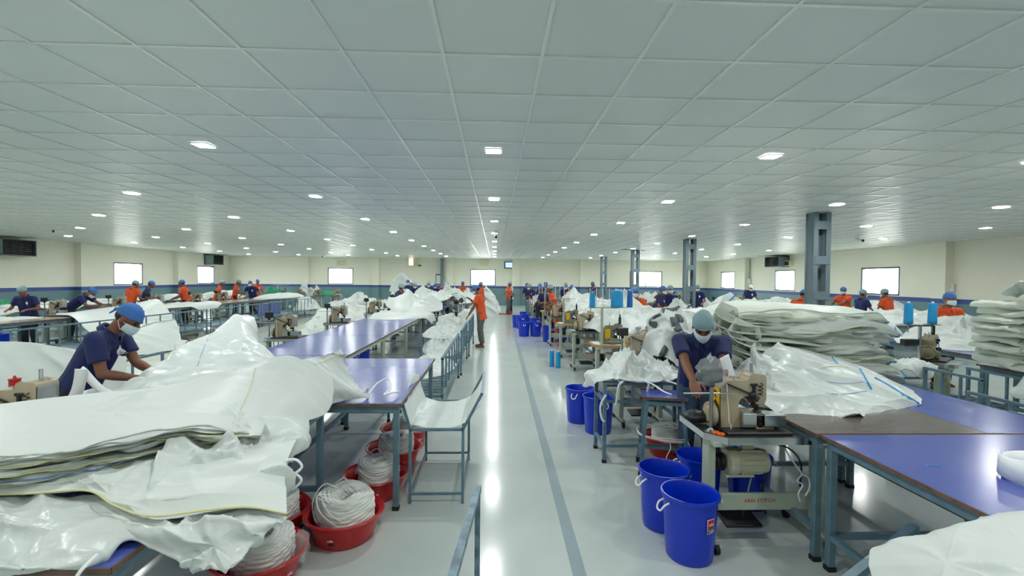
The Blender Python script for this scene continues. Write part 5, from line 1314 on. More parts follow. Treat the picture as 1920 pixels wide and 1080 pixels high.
S3('lifting_strap', [PY(p, 3.36) for p in ((150, 692), (158, 698), (170, 712), (184, 726), (205, 742), (240, 752))], .05, (.3, .3, 1), parent=wc)
S3('lifting_strap', [PY(p, 3.42) for p in ((150, 742), (165, 737), (182, 733), (198, 735), (210, 742), (222, 756))], .05, (.2, .2, 1), parent=wc)
net('cloth', 'white curtain like sheet draped behind the left machine', [
    [(-6.4, 5.1, 1.0), (-5.6, 5.0, 1.12), (-5.0, 5.0, 1.14), (-4.5, 5.05, 1.08), (-4.0, 5.2, 1.0)],
    [(-6.3, 4.9, .8), (-5.5, 4.85, .85), (-4.9, 4.8, .85), (-4.4, 4.9, .82), (-3.95, 5.1, .8)],
    [(-6.2, 4.75, .3), (-5.4, 4.65, .3), (-4.8, 4.6, .3), (-4.3, 4.7, .3), (-3.9, 5.0, .3)],
    [(-6.1, 4.6, .02), (-5.3, 4.5, .02), (-4.7, 4.45, .02), (-4.25, 4.6, .02), (-3.9, 4.9, .02)]], 60, 90, 'white', 51, amp=.03, f=2.0)
net('cloth', 'white sheet hanging over the rails right behind the blue capped left worker', [
    [(-4.9, 7.4, .86), (-4.3, 7.2, .84), (-3.9, 7.1, .82)], [(-4.8, 7.1, .75), (-4.25, 6.9, .72), (-3.85, 6.8, .75)], [(-4.7, 6.95, .3), (-4.2, 6.75, .3), (-3.75, 6.7, .35)], [(-4.6, 6.8, .03), (-4.1, 6.6, .03), (-3.7, 6.6, .03)]], 40, 50, 'film', 53, amp=.03, f=2.6)

# ==== big sheet at the far left worker
net('cloth', 'large white sheet sliding off the long pale table by the stretching worker', [
    [(-11.0, 12.2, .88), (-10.8, 13.2, .9), (-10.6, 14.2, .9)],
    [(-10.4, 11.4, .9), (-10.2, 12.8, .98), (-9.85, 13.9, 1.16)],
    [(-9.7, 11.0, .9), (-9.45, 12.2, .9), (-9.2, 13.4, .92)],
    [(-9.1, 10.6, .72), (-8.75, 11.6, .7), (-8.4, 12.6, .6)],
    [(-8.6, 10.4, .4), (-8.2, 11.2, .3), (-7.9, 12.0, .2)],
    [(-8.4, 10.3, .1), (-8.0, 11.0, .04), (-7.75, 11.8, .02)]], 90, 60, 'white', 61, amp=.03, f=1.5)
def table_cloth(x0, x1, y0, y1, label, h=.06, seed=1, z=.86, **kw):
    return heap(label, ((x0+x1)/2, (y0+y1)/2), z+.002, (x1-x0)*.62, (y1-y0)*.62, h, seed, rect=(x0-.02, x1+.02, y0-.02, y1+.02), **{**dict(amp=.03, f=1.6, pw=6, edge=.1, cat='cloth', name='cloth'), **kw})
for k, a in enumerate(((-14, -12.5, 9.2, 12.8, .12, 'before the hair netted worker at far left'), (-10.9, -9.7, 14.6, 17.2, .1, 'on the second pale wood table'), (-14.7, -13.2, 13.6, 16.2, .12, 'under the near left window'), (-14.5, -13, 16.4, 19, .15, 'right of the near left window'),
        (-13.9, -12.6, 19, 21.2, .3, 'before the second left window'), (-13.6, -12.3, 21.4, 23.6, .3, 'before the orange workers at the back left'), (-10.7, -9.6, 20.8, 24.2, .2, 'at the far end of the long pale tables'))):
    table_cloth(*a[:4], 'white cloth spread on the table '+a[5], a[4], 200+k)
heap('white sheet lump raised on the near pale wood table behind the stretching worker', (-10.6, 10.2), .865, .5, 1.0, .12, 215, amp=.03, cat='cloth', name='cloth')
heap('pale crumpled bag on a cart beside the far left aisle', (-8.9, 22.4), .34, .45, 1.0, .55, 216, amp=0.087, f=2.2)
for k, (x, y, z0, rx, ry, h, m, lb) in enumerate(((-11.6, 24.9, .86, .5, .5, .45, 'green', 'green cloth heap by the white spindles at the back left'), (-9.4, 26.4, .86, .7, .4, .3, 'green', 'green cloth on the machines at the back left'), (-14.6, 14.3, .86, .35, .4, .22, 'green', 'dark green cloth bundle under the near left window'), (-12.2, 27.6, .86, .3, .3, .2, 'green', 'green bundle in the back left corner'))):
    heap(lb, (x, y), z0, rx, ry, h, 230+k, amp=.05, f=1.8, m=m, cat='cloth', name='cloth')
heap('tall white bag hung behind the machines at the back left', (-10.3, 26.2), 0, .75, .4, 1.6, 236, amp=0.116, f=1.9, tents=((-10.5, 26.2, 1.65, .8), (-9.9, 26.2, 1.55, .6)))
heap('long white heap at the back left before the first back window', (-7.5, 25.4), .3, 1.5, .8, .75, 237, amp=0.116, f=1.6)

# ==== left blue row
heap('white sheet lying flat across the left blue tables and over their edge', (-2.45, 12.2), .862, 1.02, 1.15, .13, 240, rect=(-3.0, -1.72, 9, 14), amp=0.030, f=1.9, res=1.3, cat='cloth', name='cloth', pw=4)
heap('large pale sheet pushed up by the hair netted navy worker', (-2.55, 15.0), .862, .9, 1.5, .42, 241, amp=0.102, f=1.8, res=1.4, tents=((-2.75, 14.6, .62, .8), (-2.2, 15.4, .5, .8)), cat='cloth', name='cloth')
heap('white cloth mountain between the back workers, left peak', (-2.6, 18.4), .862, 1.2, 1.8, .5, 242, amp=0.145, f=1.5, res=1.4, tents=((-2.9, 18.6, .75, .7), (-2.0, 17.6, .55, .9)))
heap('white cloth mountain between the back workers, right peak', (-1.7, 19.6), .862, 1.0, 1.6, .55, 243, amp=0.145, f=1.5, res=1.4, tents=((-2.0, 19.4, .82, .6), (-1.2, 20.2, .6, .6)))
heap('greyish heap of folded bags left of the blue row', (-4.9, 14.6), 0, 1.15, 1.6, .85, 244, amp=0.145, f=2.2, res=1.5)
heap('white bags heaped behind the left blue row machines', (-4.9, 18.2), 0, 1.3, 2.0, 1.1, 245, amp=0.174, f=1.6, res=1.2)
heap('white bag heap in front of the first back window', (-6.2, 22.5), 0, 1.6, 1.8, 1.15, 246, amp=0.174, f=1.4, res=1.2)
heap('white bag heap left of the back cloth mountain', (-4.6, 23.5), 0, 1.3, 1.6, 1.3, 247, amp=0.174, f=1.4, res=1.2)
net('cloth', 'white sheet the back navy worker holds over his head', [[(-4.9, 21.7, 1.2), (-4.5, 21.6, 1.2), (-4.1, 21.7, 1.1)], [(-4.75, 21.9, 1.7), (-4.4, 21.9, 1.92), (-3.95, 21.9, 1.6)], [(-4.6, 22.1, 1.75), (-4.3, 22.2, 1.95), (-3.8, 22.1, 1.4)], [(-4.6, 22.3, 1.0), (-4.3, 22.4, 1.0), (-3.7, 22.3, 1.0)]], 30, 30, 'white', 249, amp=.04)
# goods on the carts beside the aisle
CG = 'white bags on the aisle carts'
heap('white crumpled cloth on the slatted deck of the barred rail cart', (-1.05, 7.7), .375, .4, .8, .2, 250, amp=0.048, f=3.0, res=1.4, cat='cloth', name='cloth')
heap('white bag heap on the cart with the solid end plate, lower part', (-1.1, 9.7), .375, .45, .95, .32, 251, amp=0.087, f=3.0, res=1.4)
heap('white bag heap on the cart with the solid end plate, upper part', (-1.15, 10.3), .6, .42, .7, .3, 252, amp=0.087, f=2.7, res=1.3)
heap('white bags on the cart beside the barefoot orange worker', (-1.2, 12.2), .375, .5, 1.1, .5, 253, amp=0.102, f=2.4, res=1.3)
heap('white bags behind the pedestal fan', (-1.0, 15.0), 0, .65, 1.6, .85, 254, amp=0.145, f=2.0, res=1.2)
heap('white bag heap farther behind the pedestal fan', (-1.0, 18.3), 0, .75, 1.7, 1.05, 255, amp=0.174, f=1.8, res=1.2)
heap('high white bag pile at the aisle end before the back window', (-.55, 23.2), 0, .75, 1.3, 1.75, 256, amp=0.203, f=1.9, res=1.3, pw=3)
heap('white cloth bundle on the floor at the aisle end', (-.1, 27.0), 0, .4, .5, .75, 257, amp=0.116, f=2.4)

# ==== right row: heap on the rack, stack of trimmed bags
heap('crumpled glossy white plastic heap on the blue grey rack', (1.5, 4.92), .815, .66, .4, .12, 300, rot=-2, rect=(1.08, 2.05, 4.6, 5.3), amp=0.054, f=3.0, res=2.4, m='film', tents=((1.42, 4.98, .33, .34), (1.6, 4.95, .27, .3), (1.2, 4.85, .2, .26), (1.85, 4.9, .16, .24)), drop=.7, edge=.18)
rk = [o for o in SURF.values() if 'blue grey rack' in o['label']][0]
for pts in ([(1.3, 4.58, .84), (1.24, 4.55, .8), (1.22, 4.54, .68), (1.21, 4.54, .6)], [(1.5, 4.58, .84), (1.53, 4.52, .82), (1.5, 4.5, .7), (1.5, 4.5, .58)], [(1.5, 4.56, .85), (1.56, 4.45, .83), (1.62, 4.36, .79), (1.68, 4.3, .775)], [(1.72, 4.58, .85), (1.8, 4.46, .83), (1.84, 4.4, .79)], [(1.12, 4.58, .7), (1.06, 4.55, .6), (1.07, 4.54, .48), (1.1, 4.54, .44)]):
    S3('white_tape', pts, .022, (1, .3, 0), parent=rk, n=14)
tb = curve([(2.42, 4.22), (2.9, 4.12), (3.4, 4.15), (3.98, 4.3)])
NR = 7
for k in range(NR):
    rr = random.Random(60+k); j = lambda a: rr.uniform(-a, a); s = k/(NR-1)
    fp = [(2.3+j(.05), 4.26+j(.04)+.12*s), (2.8, 4.16+j(.05)+.14*s), (3.3, 4.17+j(.05)+.14*s), (3.92+j(.06)+.06*sin(k*1.9), 4.3+j(.05)+.1*s)]
    bp = [(2.4+j(.05), 5.35), (2.9, 5.4), (3.4, 5.4), (3.88+j(.06)+.05*sin(k*1.9), 5.3)]
    zf = lambda U, v, k=k: .868+k*.096+.035*np.sin(U*3.0+.4)*k*.2-.03*np.clip(U-.8, 0, 1)*5*.4*(1-k/NR)+.02*np.sin(U*9+1)*np.clip(.5-v, 0, 1)-.05*np.clip(.15-v, 0, 1)
    folded('white blue trimmed bag, %s in the stack behind the right worker' % (('%s from the bottom' % ORD[k]) if k < 4 else ('%s from the top' % ORD[NR-1-k])), curve(fp), curve(bp), zf, .102, 330+k, m='white2', lips=1+k % 3, nu=90, trim='seamy' if k % 4 == 2 else None, endtrim='seamb', amp=.0045, group='blue trimmed bags stacked on the right tables', edge_wave=.06, ef=2.6)
ts_ = net('top_sheet', 'smooth white sheet lying over the top of the blue trimmed stack', [
    [(2.2, 5.5, 1.5), (2.7, 5.45, 1.55), (3.2, 5.45, 1.58), (3.6, 5.4, 1.57), (3.98, 5.3, 1.5), (4.08, 5.2, 1.4)],
    [(2.2, 5.0, 1.5), (2.7, 4.95, 1.57), (3.2, 4.95, 1.6), (3.6, 4.95, 1.59), (4.0, 4.9, 1.5), (4.1, 4.85, 1.41)],
    [(2.25, 4.6, 1.46), (2.75, 4.55, 1.55), (3.2, 4.55, 1.585), (3.6, 4.58, 1.57), (3.98, 4.6, 1.48), (4.08, 4.58, 1.39)],
    [(2.3, 4.38, 1.38), (2.75, 4.3, 1.47), (3.1, 4.28, 1.52), (3.5, 4.32, 1.51), (3.9, 4.42, 1.43), (4.02, 4.42, 1.35)],
    [(2.3, 4.36, 1.3), (2.72, 4.25, 1.36), (3.05, 4.2, 1.37), (3.45, 4.27, 1.43), (3.88, 4.39, 1.39), (4.0, 4.4, 1.32)]], 80, 110, 'white', 329, amp=.014, f=1.8)
line_on(ts_, 'blue_binding', [(1676, 605), (1678, 612), (1680, 622)], .012, 'seamb', 12); line_on(ts_, 'green_seam', [(1500, 618), (1560, 622), (1610, 612), (1650, 614)], .008, 'seamy', 20)
# loose curled plies at the left end of that stack
for k in range(9):
    rr = random.Random(90+k); x0 = 2.2+rr.uniform(-.06, .2); z = .9+.066*k; y = 4.12+.02*k+rr.uniform(-.03, .03); w = rr.uniform(.3, .5)
    pts = [(x0+.5, y+.2, z), (x0+.25, y-.02, z+.015), (x0+.05, y-.06, z+.03), (x0-.05, y+.0, z+.075), (x0+.06, y+.05, z+.1), (x0+.35, y+.02, z+.085+rr.uniform(-.02, .03)), (x0+.7, y+.1, z+.05)]
    o = S3('bag_flap', pts, w, (.12, 1, .1), 'white2', n=36); o.location = (0, .12, 0)
    reg(tag(o, 'curled white bag flap, %s from the bottom at the left end of the trimmed stack' % ORD[k], 'bag', 'curled flaps beside the right worker'))
fs = net('bulk_bag', 'large white bag with blue bound edges spilling onto the wood grained table', [
    [(2.12, 4.05, 1.0), (2.4, 4.1, 1.2), (2.6, 4.12, 1.28), (2.95, 4.12, 1.2), (3.3, 4.1, 1.1), (3.6, 4.05, .96), (3.75, 4.0, .88)],
    [(2.1, 3.85, .95), (2.32, 3.88, 1.14), (2.52, 3.86, 1.22), (2.85, 3.86, 1.12), (3.2, 3.9, 1.04), (3.5, 3.86, .92), (3.66, 3.86, .875)],
    [(2.08, 3.62, .93), (2.28, 3.62, 1.02), (2.45, 3.6, 1.05), (2.75, 3.6, 1.0), (3.05, 3.66, .98), (3.35, 3.7, .9), (3.55, 3.72, .873)],
    [(2.06, 3.45, .9), (2.25, 3.42, .92), (2.45, 3.4, .93), (2.7, 3.42, .92), (2.98, 3.5, .9), (3.25, 3.56, .885), (3.46, 3.62, .872)],
    [(2.1, 3.36, .868), (2.28, 3.3, .868), (2.5, 3.27, .868), (2.75, 3.3, .868), (3.0, 3.4, .868), (3.22, 3.5, .868), (3.42, 3.6, .868)]], 120, 150, 'film', 350, amp=.045, f=2.4)
S3('lifting_strap', [PY(p, 3.72) for p in ((1358, 668), (1362, 680), (1367, 697), (1372, 716), (1376, 730))], .1, (1, .3, 0), parent=fs, n=14)
line_on(fs, 'blue_binding', [(1640, 708), (1665, 722), (1695, 740), (1722, 756)], .018, 'seamb', 24)
line_on(fs, 'blue_binding', [(1612, 692), (1622, 708), (1634, 730)], .016, 'seamb', 20)
line_on(fs, 'blue_binding', [(1545, 648), (1556, 664), (1570, 682)], .014, 'seamb', 20)
line_on(fs, 'stitch_line', [(1552, 716), (1585, 719), (1620, 716)], .004, 'seamn', 20); line_on(fs, 'stitch_line', [(1548, 737), (1580, 739), (1625, 733)], .004, 'seamn', 20)
line_on(fs, 'green_seam', [(1538, 690), (1555, 687), (1590, 688)], .006, 'seamy', 20)
heap('white crumpled bag leaning against the front machine head', (2.32, 3.8), .87, .32, .42, .28, 352, amp=0.072, f=3.2, res=1.8, m='film', tents=((2.27, 3.9, .42, .3), (2.5, 4.0, .44, .4)), rect=(2.06, 4, 3, 6))
# heap with grey straps
sh = heap('big white bag heap with dark grey straps behind the hair netted worker', (2.55, 6.1), .865, .95, 1.0, .62, 360, amp=0.102, f=2.7, res=2.4, m='film', rect=(2.0, 3.4, 4, 9), pw=3, tents=((2.5, 6.3, .75, .7), (2.2, 5.8, .6, .5)), drop=.6)
strap_on(sh, [(1218, 588), (1240, 582), (1262, 582), (1276, 576)], .07, 'gstrap', (.04,)); strap_on(sh, [(1240, 592), (1226, 598), (1222, 606), (1232, 610)], .08, 'gstrap', (.06,)); strap_on(sh, [(1262, 594), (1266, 606), (1272, 618), (1276, 625)], .09, 'gstrap', (.05,)); strap_on(sh, [(1266, 593), (1274, 594), (1277, 604)], .06, 'gstrap', (.04,))
strap_on(sh, [(1190, 602), (1196, 612), (1200, 626)], .08, 'gstrap', (.06,)); strap_on(sh, [(1278, 628), (1288, 632), (1296, 633)], .06, 'gstrap', (.02,)); strap_on(sh, [(1250, 650), (1244, 660), (1240, 668)], .07, 'gstrap', (.05,)); strap_on(sh, [(1285, 565), (1290, 570)] + [(1294, 575)], .05, 'gstrap', (.02,))
heap('white bag with blue bound edges standing behind the right worker', (3.3, 7.2), .865, .7, .9, .5, 361, amp=0.087, f=2.2, res=1.6, tents=((3.7, 7.2, .85, .75), (3.2, 7.4, .6, .6)))
h2 = [o for o in SURF.values() if 'bound edges standing' in o['label']][0]
line_on(h2, 'blue_binding', [(1392, 550), (1404, 562), (1416, 578), (1424, 592)], .03, 'seamb', 20); line_on(h2, 'blue_binding', [(1388, 550), (1376, 556), (1366, 566)], .025, 'seamb', 16)
heap('white bag heap under the masked orange worker holding a sheet', (2.6, 9.2), .865, .8, 1.1, .5, 362, amp=0.102, f=2.3, res=1.6, tents=((2.7, 9.4, .7, .8),))
heap('white cloth lying on the lavender table behind the cyan cones', (2.55, 8.1), .865, .62, .75, .16, 363, amp=0.048, f=2.7, res=1.4, cat='cloth', name='cloth')
heap('white cloth peak right of the cyan cones', (3.0, 10.8), .865, .9, 1.0, .6, 364, amp=0.116, f=1.9, res=1.4, tents=((2.95, 10.9, .8, .6),))
heap('white cloth peak left of the cyan cones', (2.75, 14.6), .865, .7, 1.3, .4, 365, amp=0.116, f=1.9, tents=((2.5, 14.8, .7, .6),))
heap('white cloth in front of the navy pair by the middle column', (4.4, 11.8), .865, .8, 1.3, .4, 366, amp=0.102, f=1.9, res=1.3)
heap('low white cloth far behind the cyan cones', (2.6, 12.6), .865, .7, 1.0, .25, 367, amp=0.072, f=2.0)
# white goods across the right half
for k, (x, y, z0, rx, ry, h, lb) in enumerate(((4.9, 6.5, .5, .8, .8, .78, 'mound right behind the blue trimmed stack'), (6.1, 8.2, .6, 1.0, .9, .75, 'mound left of the masked orange worker'), (7.35, 7.0, .865, .7, .8, .42, 'cloth on the table before the masked orange worker'), (5.6, 9.9, .6, 1.2, 1.0, .7, 'mound below the big column, left part'), (7.4, 9.3, .865, .8, .8, .35, 'cloth behind the twin cyan cones'),
        (7.6, 12.9, .865, 1.1, 1.4, .42, 'heap between the big column and the reaching orange worker'), (9.6, 11.3, .865, 1.1, .9, .36, 'heap before the orange worker seen from behind'), (5.0, 15.2, .6, 1.1, 1.3, .75, 'heap at the middle column'), (6.2, 12.6, .6, 1.0, 1.2, .65, 'heap left of the big column'), (10.6, 16.8, .865, 1.2, 1.5, .45, 'heap below the middle right wall window'),
        (8.4, 18.6, .6, 1.4, 1.4, .7, 'heap before the first right wall window'), (12.2, 12.4, .865, .9, 1.0, .3, 'heap by the right wall'), (4.4, 19, .865, .9, 1.4, .5, 'heap near the far column'), (6.6, 19.8, .5, 1.3, 1.4, .8, 'heap before the double back window'), (9.8, 14.2, .865, 1.0, 1.0, .35, 'heap beside the navy worker in profile'), (12.6, 14.6, .865, .9, 1.2, .4, 'heap under the large right window'))):
    if z0 < .8: h += z0; z0 = 0
    heap('white bag '+lb, (x, y), z0, rx, ry, h, 400+k, amp=.1, f=2.0, res=1.5, rot=20*k)
for k, (x, y) in enumerate(((10.3, 10.7), (10.6, 11.2))):
    heap('rolled white cloth bundle on the far right table, %s' % ('nearer' if k == 0 else 'farther'), (x+.6, y-.2), .865, .35, .22, .22, 430+k, amp=.03, f=3, rot=30, cat='cloth', name='cloth')
tag(heap('pale pinkish cloth on the table behind the olive machine', (7.4, 6.3), .865, .5, .35, .12, 433, amp=.03, f=2, cat='cloth', name='cloth', m='brownlam'))
# stack at the right edge
work_table(5.95, 7.3, 4.45, 5.5, 'blue topped table under the tall stack at the right edge')
for k in range(9):
    rr = random.Random(160+k); j = lambda a: rr.uniform(-a, a)
    fp = [(5.72+j(.1), 4.78+j(.05)), (6.1, 4.6+j(.05)), (6.5, 4.5), (7.2, 4.5)]; bp = [(5.82+j(.06), 5.45), (6.15, 5.5), (6.5, 5.5), (7.2, 5.5)]
    zf = lambda U, v, k=k: .92+k*.08+.05*np.sin(U*4+k*.3)*.4
    folded('white folded bag, %s in the tall stack at the right edge' % (('%s from the bottom' % ORD[k]) if k < 5 else ('%s from the top' % ORD[8-k])), curve(fp), curve(bp), zf, .082, 500+k, m='white2', lips=2, nu=70, amp=.02, group='folded bags at the right edge', edge_wave=.12, ef=2.6)
net('cloth', 'thin translucent white sheet on top of the tall stack at the right edge', [[(5.6, 4.75, 1.86), (6.0, 4.6, 1.8), (6.5, 4.5, 1.86), (7.1, 4.5, 1.86)], [(5.85, 5.0, 1.85), (6.1, 5.0, 1.75), (6.5, 5.0, 1.82), (7.1, 5.0, 1.84)], [(6.0, 5.3, 1.72), (6.2, 5.4, 1.68), (6.5, 5.5, 1.76), (7.1, 5.5, 1.8)]], 40, 60, 'film', 520, amp=.02)
heap('crumpled white bag in front of the tall stack at the right edge', (6.0, 4.45), .74, .6, .4, .42, 521, amp=0.087, f=3.0, res=1.8, m='film', rect=(5.5, 7, 4.1, 6), tents=((5.8, 4.5, .48, .4),))
heap('white cloth lying in the low rack at the right edge', (5.4, 4.42), .47, .36, .3, .08, 522, amp=0.036, f=3.2, res=1.3, cat='cloth', name='cloth')
heap('white flap over the rail of the rack beside the olive machine', (5.3, 5.75), .81, .28, .3, .06, 523, amp=0.036, f=3.0, rect=(5.15, 5.6, 5.6, 6.2), cat='cloth', name='cloth')
# bottom right cloth and the webbing roll
r_ = [[PX(p, z) for p, z in q] for q in (
    (((1648, 1022), .81), ((1700, 1008), .87), ((1770, 990), .905), ((1830, 974), .915), ((1925, 962), .915), ((2180, 948), .91)),
    (((1628, 1030), .8), ((1700, 1040), .87), ((1780, 1030), .925), ((1850, 1018), .935), ((1940, 1008), .935), ((2180, 1000), .935)),
    (((1636, 1090), .75), ((1710, 1098), .82), ((1790, 1090), .9), ((1860, 1080), .925), ((1950, 1070), .93), ((2180, 1060), .93)),
    (((1655, 1190), .68), ((1725, 1195), .76), ((1805, 1185), .86), ((1870, 1170), .91), ((1960, 1160), .92), ((2180, 1150), .92)))]
net('cloth', 'large white cloth over the table corner at the bottom right', [[(p[0]+.02, p[1]+.1, max(.872, p[2]-.05) if p[0] > 2.1 else p[2]-.1) for p in r_[0]]]+r_+[[(p[0], p[1]-.25, p[2]-.12) for p in r_[3]]], 90, 140, 'white', 540, amp=.016, f=2.6)
P = [(2.72+.14*cos(a)*(1-.018*a), 2.22+.13*sin(a)*(1-.018*a), .925+.012*sin(a*1.3)) for a in np.linspace(2.2, 15, 70)]
wr_ = strip('webbing_roll', P, .1, M['wstrap'], None, (.1, .05, 1), .003); tag(wr_, 'loose roll of white webbing on the right front blue table', 'webbing')
one(lambda b: b.tube(spline([(2.33, 2.4, .863), (2.36, 2.41, .865), (2.42, 2.4, .863)], 8), .0018, 5), 'thread_scrap', M['cyan']); tag(bpy.context.scene.objects['thread_scrap'], 'short cyan thread scrap on the right front blue table', 'thread')
# ------------------------------------------------------------------ steel columns, wall units, cameras, fan
for k, y in enumerate((8.95, 15.0, 20.9, 27.0)):
    t = empty('steel_column', (6.36, y, 0), 0, 'battened grey steel column, %s' % ('nearest and largest' if k == 0 else ORD[k]+' from the camera'), 'column', 'battened steel columns')
    for s in (-1, 1):
        b = MB(); b.box((s*.14, 0, HC/2), (.012, .24, HC))
        for q in (-1, 1): b.box((s*.125+s*.0, q*.12, HC/2), (.09, .012, HC))
        b.build('channel', M['pillar'], t)
    for z in (.08, .85, 1.58, 2.27, 2.95):
        for q in (-1, 1): one(lambda b: b.box((0, q*.132, z), (.3, .012, .16)), 'batten', M['pillar'], t)
    if k == 0: one(lambda b: b.tube([(-.03, .06, 0), (-.03, .06, HC)], .012, 6), 'conduit', M['whitep'], t, True)
t = empty('steel_post', (at(829, 500, Y=YB-.25).x, YB-.3, 0), 0, 'slim grey steel post at the back wall beside the whiteboard', 'column')
one(lambda b: b.box((0, 0, HC/2), (.2, .2, HC)), 'shaft', M['pillar'], t); one(lambda b: b.box((0, 0, .02), (.34, .34, .04)), 'base_plate', M['pillar'], t)
def cooler(loc, rz, w, h, label, d=.55):
    t = empty('air_cooler', loc, rz, label, 'air cooler', 'wall air coolers')      # local +Y points into the room
    b = MB()
    for s in (-1, 1): b.box((s*(w/2-.015), d/2, 0), (.03, d, h)); b.box((0, d/2, s*(h/2-.015)), (w, d, .03))
    b.box((0, .02, 0), (w, .04, h)); b.build('housing', M['pillar'], t)
    one(lambda b: b.box((0, d-.09, 0), (w-.06, .01, h-.06)), 'dark_back', M['black'], t)
    n = 7
    for k in range(n): one(lambda b: b.box((0, d-.03, -h/2+.06+(h-.12)*k/(n-1)), (w-.06, .045, .012), mx=Matrix.Rotation(R(25), 3, 'X')), 'louvre', M['grille'], t)
    for k in range(5): one(lambda b: b.box((-w/2+.1+(w-.2)*k/4, d-.055, 0), (.01, .02, h-.06)), 'vane', M['grille'], t)
    return t
def wbox(name, loc, rz, dims, m, label, cat, front=None, parent=None):
    t = empty(name, loc, rz, label, cat)
    one(lambda b: b.box((0, dims[1]/2, 0), dims, ch=.01), 'case', m, t)
    if front: one(lambda b: b.box((0, dims[1]+.004, 0), (dims[0]*.82, .01, dims[2]*.78)), 'front_panel', front, t)
    return t
def onL(px, py): d = ray(px, py); q = d*(XL/d.x); return (XL, q.y, CZ+q.z)
def onR(px, py): d = ray(px, py); q = d*(XR/d.x); return (XR, q.y, CZ+q.z)
def onB(px, py): d = ray(px, py); q = d*(YB/d.y); return (q.x, YB, CZ+q.z)
LR, RR, BR = -pi/2, pi/2, pi
cooler(onL(8, 464), LR, 1.25, .6, 'dark louvred air cooler at the left edge of the photograph'); cooler(onL(393, 487), LR, 1.1, .62, 'dark louvred air cooler above the second left window'); cooler(onR(1466, 491), RR, 1.25, .54, 'dark louvred air cooler above the middle right window')
wbox('control_unit', onL(40, 473), LR, (.5, .25, .26), M['cream'], 'small control unit beside the left edge air cooler', 'control box', M['grille'])
wbox('control_unit', onL(405, 492), LR, (.4, .25, .25), M['cream'], 'small control unit beside the cooler over the second left window', 'control box', M['grille'])
wbox('control_unit', onR(1484, 494), RR, (.4, .25, .25), M['cream'], 'small control unit beside the right wall cooler', 'control box', M['grille'])
for (fn, rz, px, py, top, w, lb) in ((onL, LR, 171, 522, 459, .34, 'left wall near pilaster'), (onL, LR, 332, 520, 471, .3, 'left wall far pilaster'), (onR, RR, 1782, 539, 453, .38, 'right wall near pilaster'), (onR, RR, 1407, 527, 482, .25, 'right wall far pilaster')):
    p = fn(px, py); s = 1 if rz == LR else -1
    t = empty('switch_box', (p[0]+s*.02, p[1], p[2]), rz, 'white switch box with conduit on the '+lb, 'switch box')
    one(lambda b: b.box((0, .05, 0), (w, .08, .26), ch=.01), 'case', M['whitep'], t)
    one(lambda b: b.box((-w*.2, .093, .03), (w*.3, .008, .1)), 'switch_plate', M['cream'], t)
    one(lambda b: b.cyl((0, .03, .13), (0, .03, HC-p[2]-.01), .018, n=8), 'conduit', M['pillar'], t, True)
# back wall units
b0 = onB(775, 491)
t = empty('wall_fan_opening', b0, BR, 'square lit duct opening with a half panel high on the back wall', 'duct'); b = MB()
for s in (-1, 1): b.box((s*.3, .05, 0), (.04, .1, .52)); b.box((0, .05, s*.25), (.64, .1, .04))
b.build('frame', M['cream'], t); one(lambda b: b.box((.14, .03, 0), (.28, .02, .46)), 'lit_half', mat('duct_daylight', 'FFF3CF', .5, emit=('FFE9B8', 1.6)), t); one(lambda b: b.box((-.14, .04, 0), (.28, .03, .46)), 'closed_half', M['cream'], t)
for px, lb in ((640, 'above the first back window'), (907, 'above the middle back window')):
    wbox('duct_panel', onB(px, 493), BR, (.68, .06, .46), M['wall'], 'closed cream duct panel '+lb, 'panel', M['dado'] if False else M['cream'])
t = wbox('screen', onB(956, 497), BR, (.78, .1, .46), M['black'], 'lit blue and white wall screen right of the middle back window', 'screen', M['tv'])
for k in range(3): one(lambda b: b.box((0, .112, .1-.11*k), (.56, .006, .04)), 'bright_line', M['tvw'], t)
t = wbox('whiteboard', onB(824, 524), BR, (.5, .05, .75), M['alum'], 'white notice board on the back wall beside the steel post', 'board', M['whitep'])
t = wbox('exit_sign', onB(787, 498), BR, (.22, .04, .1), M['sign'], 'small green sign on the back wall beside the lit duct opening', 'sign')
# cameras below the ceiling
for px, py, a, lb in ((112, 430, 150, 'at the left side'), (930, 441, 180, 'above the aisle'), (1609, 448, 200, 'right of the big steel column'), (606, 483, 180, 'at the back left'), (1182, 491, 200, 'at the back right')):
    p = at(px, py-6, z=HC-.02)
    if p.y > YB-.3: p = Vector((p.x*(YB-.4)/p.y, YB-.4, HC))
    t = empty('security_camera', (p.x, p.y, HC), R(a), 'small security camera hanging from the ceiling '+lb, 'camera', 'ceiling security cameras')
    one(lambda b: b.lathe([(.0, 0), (.06, 0), (.06, -.02), (.02, -.03), (.018, -.12), (0, -.12)], 14), 'mount', M['whitep'], t, True)
    b = MB(); b.cyl((0, -.06, -.13), (0, .12, -.17), .038); b.build('body', M['whitep'], t, True)
    one(lambda b: b.cyl((0, .115, -.169), (0, .15, -.176), .036), 'lens_hood', M['black'], t, True)
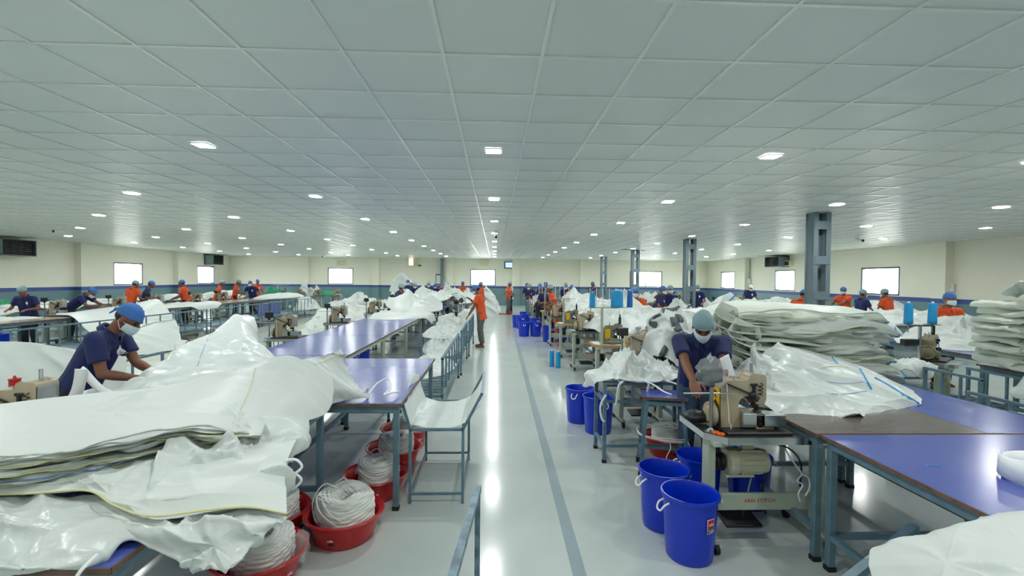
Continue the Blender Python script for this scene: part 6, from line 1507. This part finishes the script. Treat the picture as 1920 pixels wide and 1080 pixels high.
# ceiling vents
def vent(x0, x1, y0, y1, label, dark=False):
    t = empty('ceiling_vent', ((x0+x1)/2, (y0+y1)/2, HC), 0, label, 'vent', 'ceiling vents'); w, d = x1-x0, y1-y0
    one(lambda b: b.box((0, 0, .0), (w, d, .006)), 'backing', M['grille'] if dark else M['edge'], t)
    n = 14 if not dark else 4
    for k in range(n): one(lambda b: b.box((-w/2+w*(k+.5)/n, 0, -.006), (w/n*(.6 if not dark else .25), d, .008)), 'slat', M['cream'] if not dark else M['black'], t)
for k in range(3):
    x = GX0+TS*(-14+k); vent(x-1.2+.6*0, x-.62, GY0+TS*7.02, GY0+TS*7.98, 'cream slatted ceiling vent at the left, %s of three in a row' % ('left', 'middle', 'right')[k]) if k == 0 else vent(x-1.18+0, x-.62, GY0+TS*7.02, GY0+TS*7.98, 'cream slatted ceiling vent at the left, %s of three in a row' % ('left', 'middle', 'right')[k])
for k, (i, j) in enumerate(((10, 30), (11, 31))): vent(GX0+TS*i, GX0+TS*(i+1), GY0+TS*j, GY0+TS*(j+1), 'dark open ceiling panel above the columns, %s' % ('left', 'right')[k], True)
# pedestal fan beside the aisle carts
def fan(x, y):
    t = empty('pedestal_fan', (x, y, 0), R(188), 'tall black pedestal fan with wire cage beside the aisle carts', 'fan')
    zc = 1.15; r0 = .26
    one(lambda b: b.lathe([(0, .04), (.03, .04), (.2, .015), (.21, 0), (0, 0)], 20), 'base', M['black'], t, True)
    one(lambda b: b.cyl((0, 0, .02), (0, 0, zc-.2), .02), 'pole', M['dark'], t, True)
    one(lambda b: b.box((0, 0, zc-.3), (.09, .08, .2), ch=.02), 'switch_housing', M['black'], t)
    mx = Matrix(((1, 0, 0), (0, 0, 1), (0, -1, 0)))
    b = MB(); b.lathe([(0, -.16), (.06, -.16), (.085, -.12), (.085, -.02), (.05, .02), (0, .03)], 18, (0, 0, zc), mx); b.build('motor', M['black'], t, True)
    for q, yy in ((0, .09), (1, -.04)):
        b = MB()
        for rr, dy in ((r0, 0), (r0*.8, .03), (r0*.55, .05), (r0*.3, .055)):
            b.tube([(rr*cos(a), yy+(dy if q == 0 else -dy*.4), zc+rr*sin(a)) for a in np.linspace(0, 2*pi, 37)[:-1]], .004 if rr < r0 else .007, 5, closed=True)
        for k in range(28):
            a = 2*pi*k/28; b.tube([(.07*cos(a), yy+(.055 if q == 0 else -.02), zc+.07*sin(a)), (r0*.6*cos(a), yy+(.048 if q == 0 else -.018), zc+r0*.6*sin(a)), (r0*cos(a), yy, zc+r0*sin(a))], .0018, 4)
        o = b.build('cage', M['chrome'], t, True); o['kind'] = 'stuff'
    for k in range(3):
        n, m_ = 10, 6; P = np.zeros((n, m_, 3))
        for i in range(n):
            for j in range(m_):
                rr = .06+(r0*.86-.06)*i/(n-1); a = R(40+120*k)+(j/(m_-1)-.5)*(.5+.5*sin(pi*i/(n-1)))
                P[i, j] = (rr*cos(a), .03+.035*(j/(m_-1)-.5)*2, zc+rr*sin(a))
        grid_obj('blade', P, M['black'], t, .003)
fan(-1.12, 13.6)
# red plank at the aisle end and small floor bits
t = empty('red_plank', (.55, 24.1, 0), R(0), 'low red platform the aisle end orange worker stands beside', 'platform')
one(lambda b: b.box((0, 0, .05), (.75, .4, .03)), 'board', M['red'], t)
for s in (-1, 1): one(lambda b: b.box((s*.3, 0, .018), (.05, .36, .036)), 'bearer', M['edge'], t)
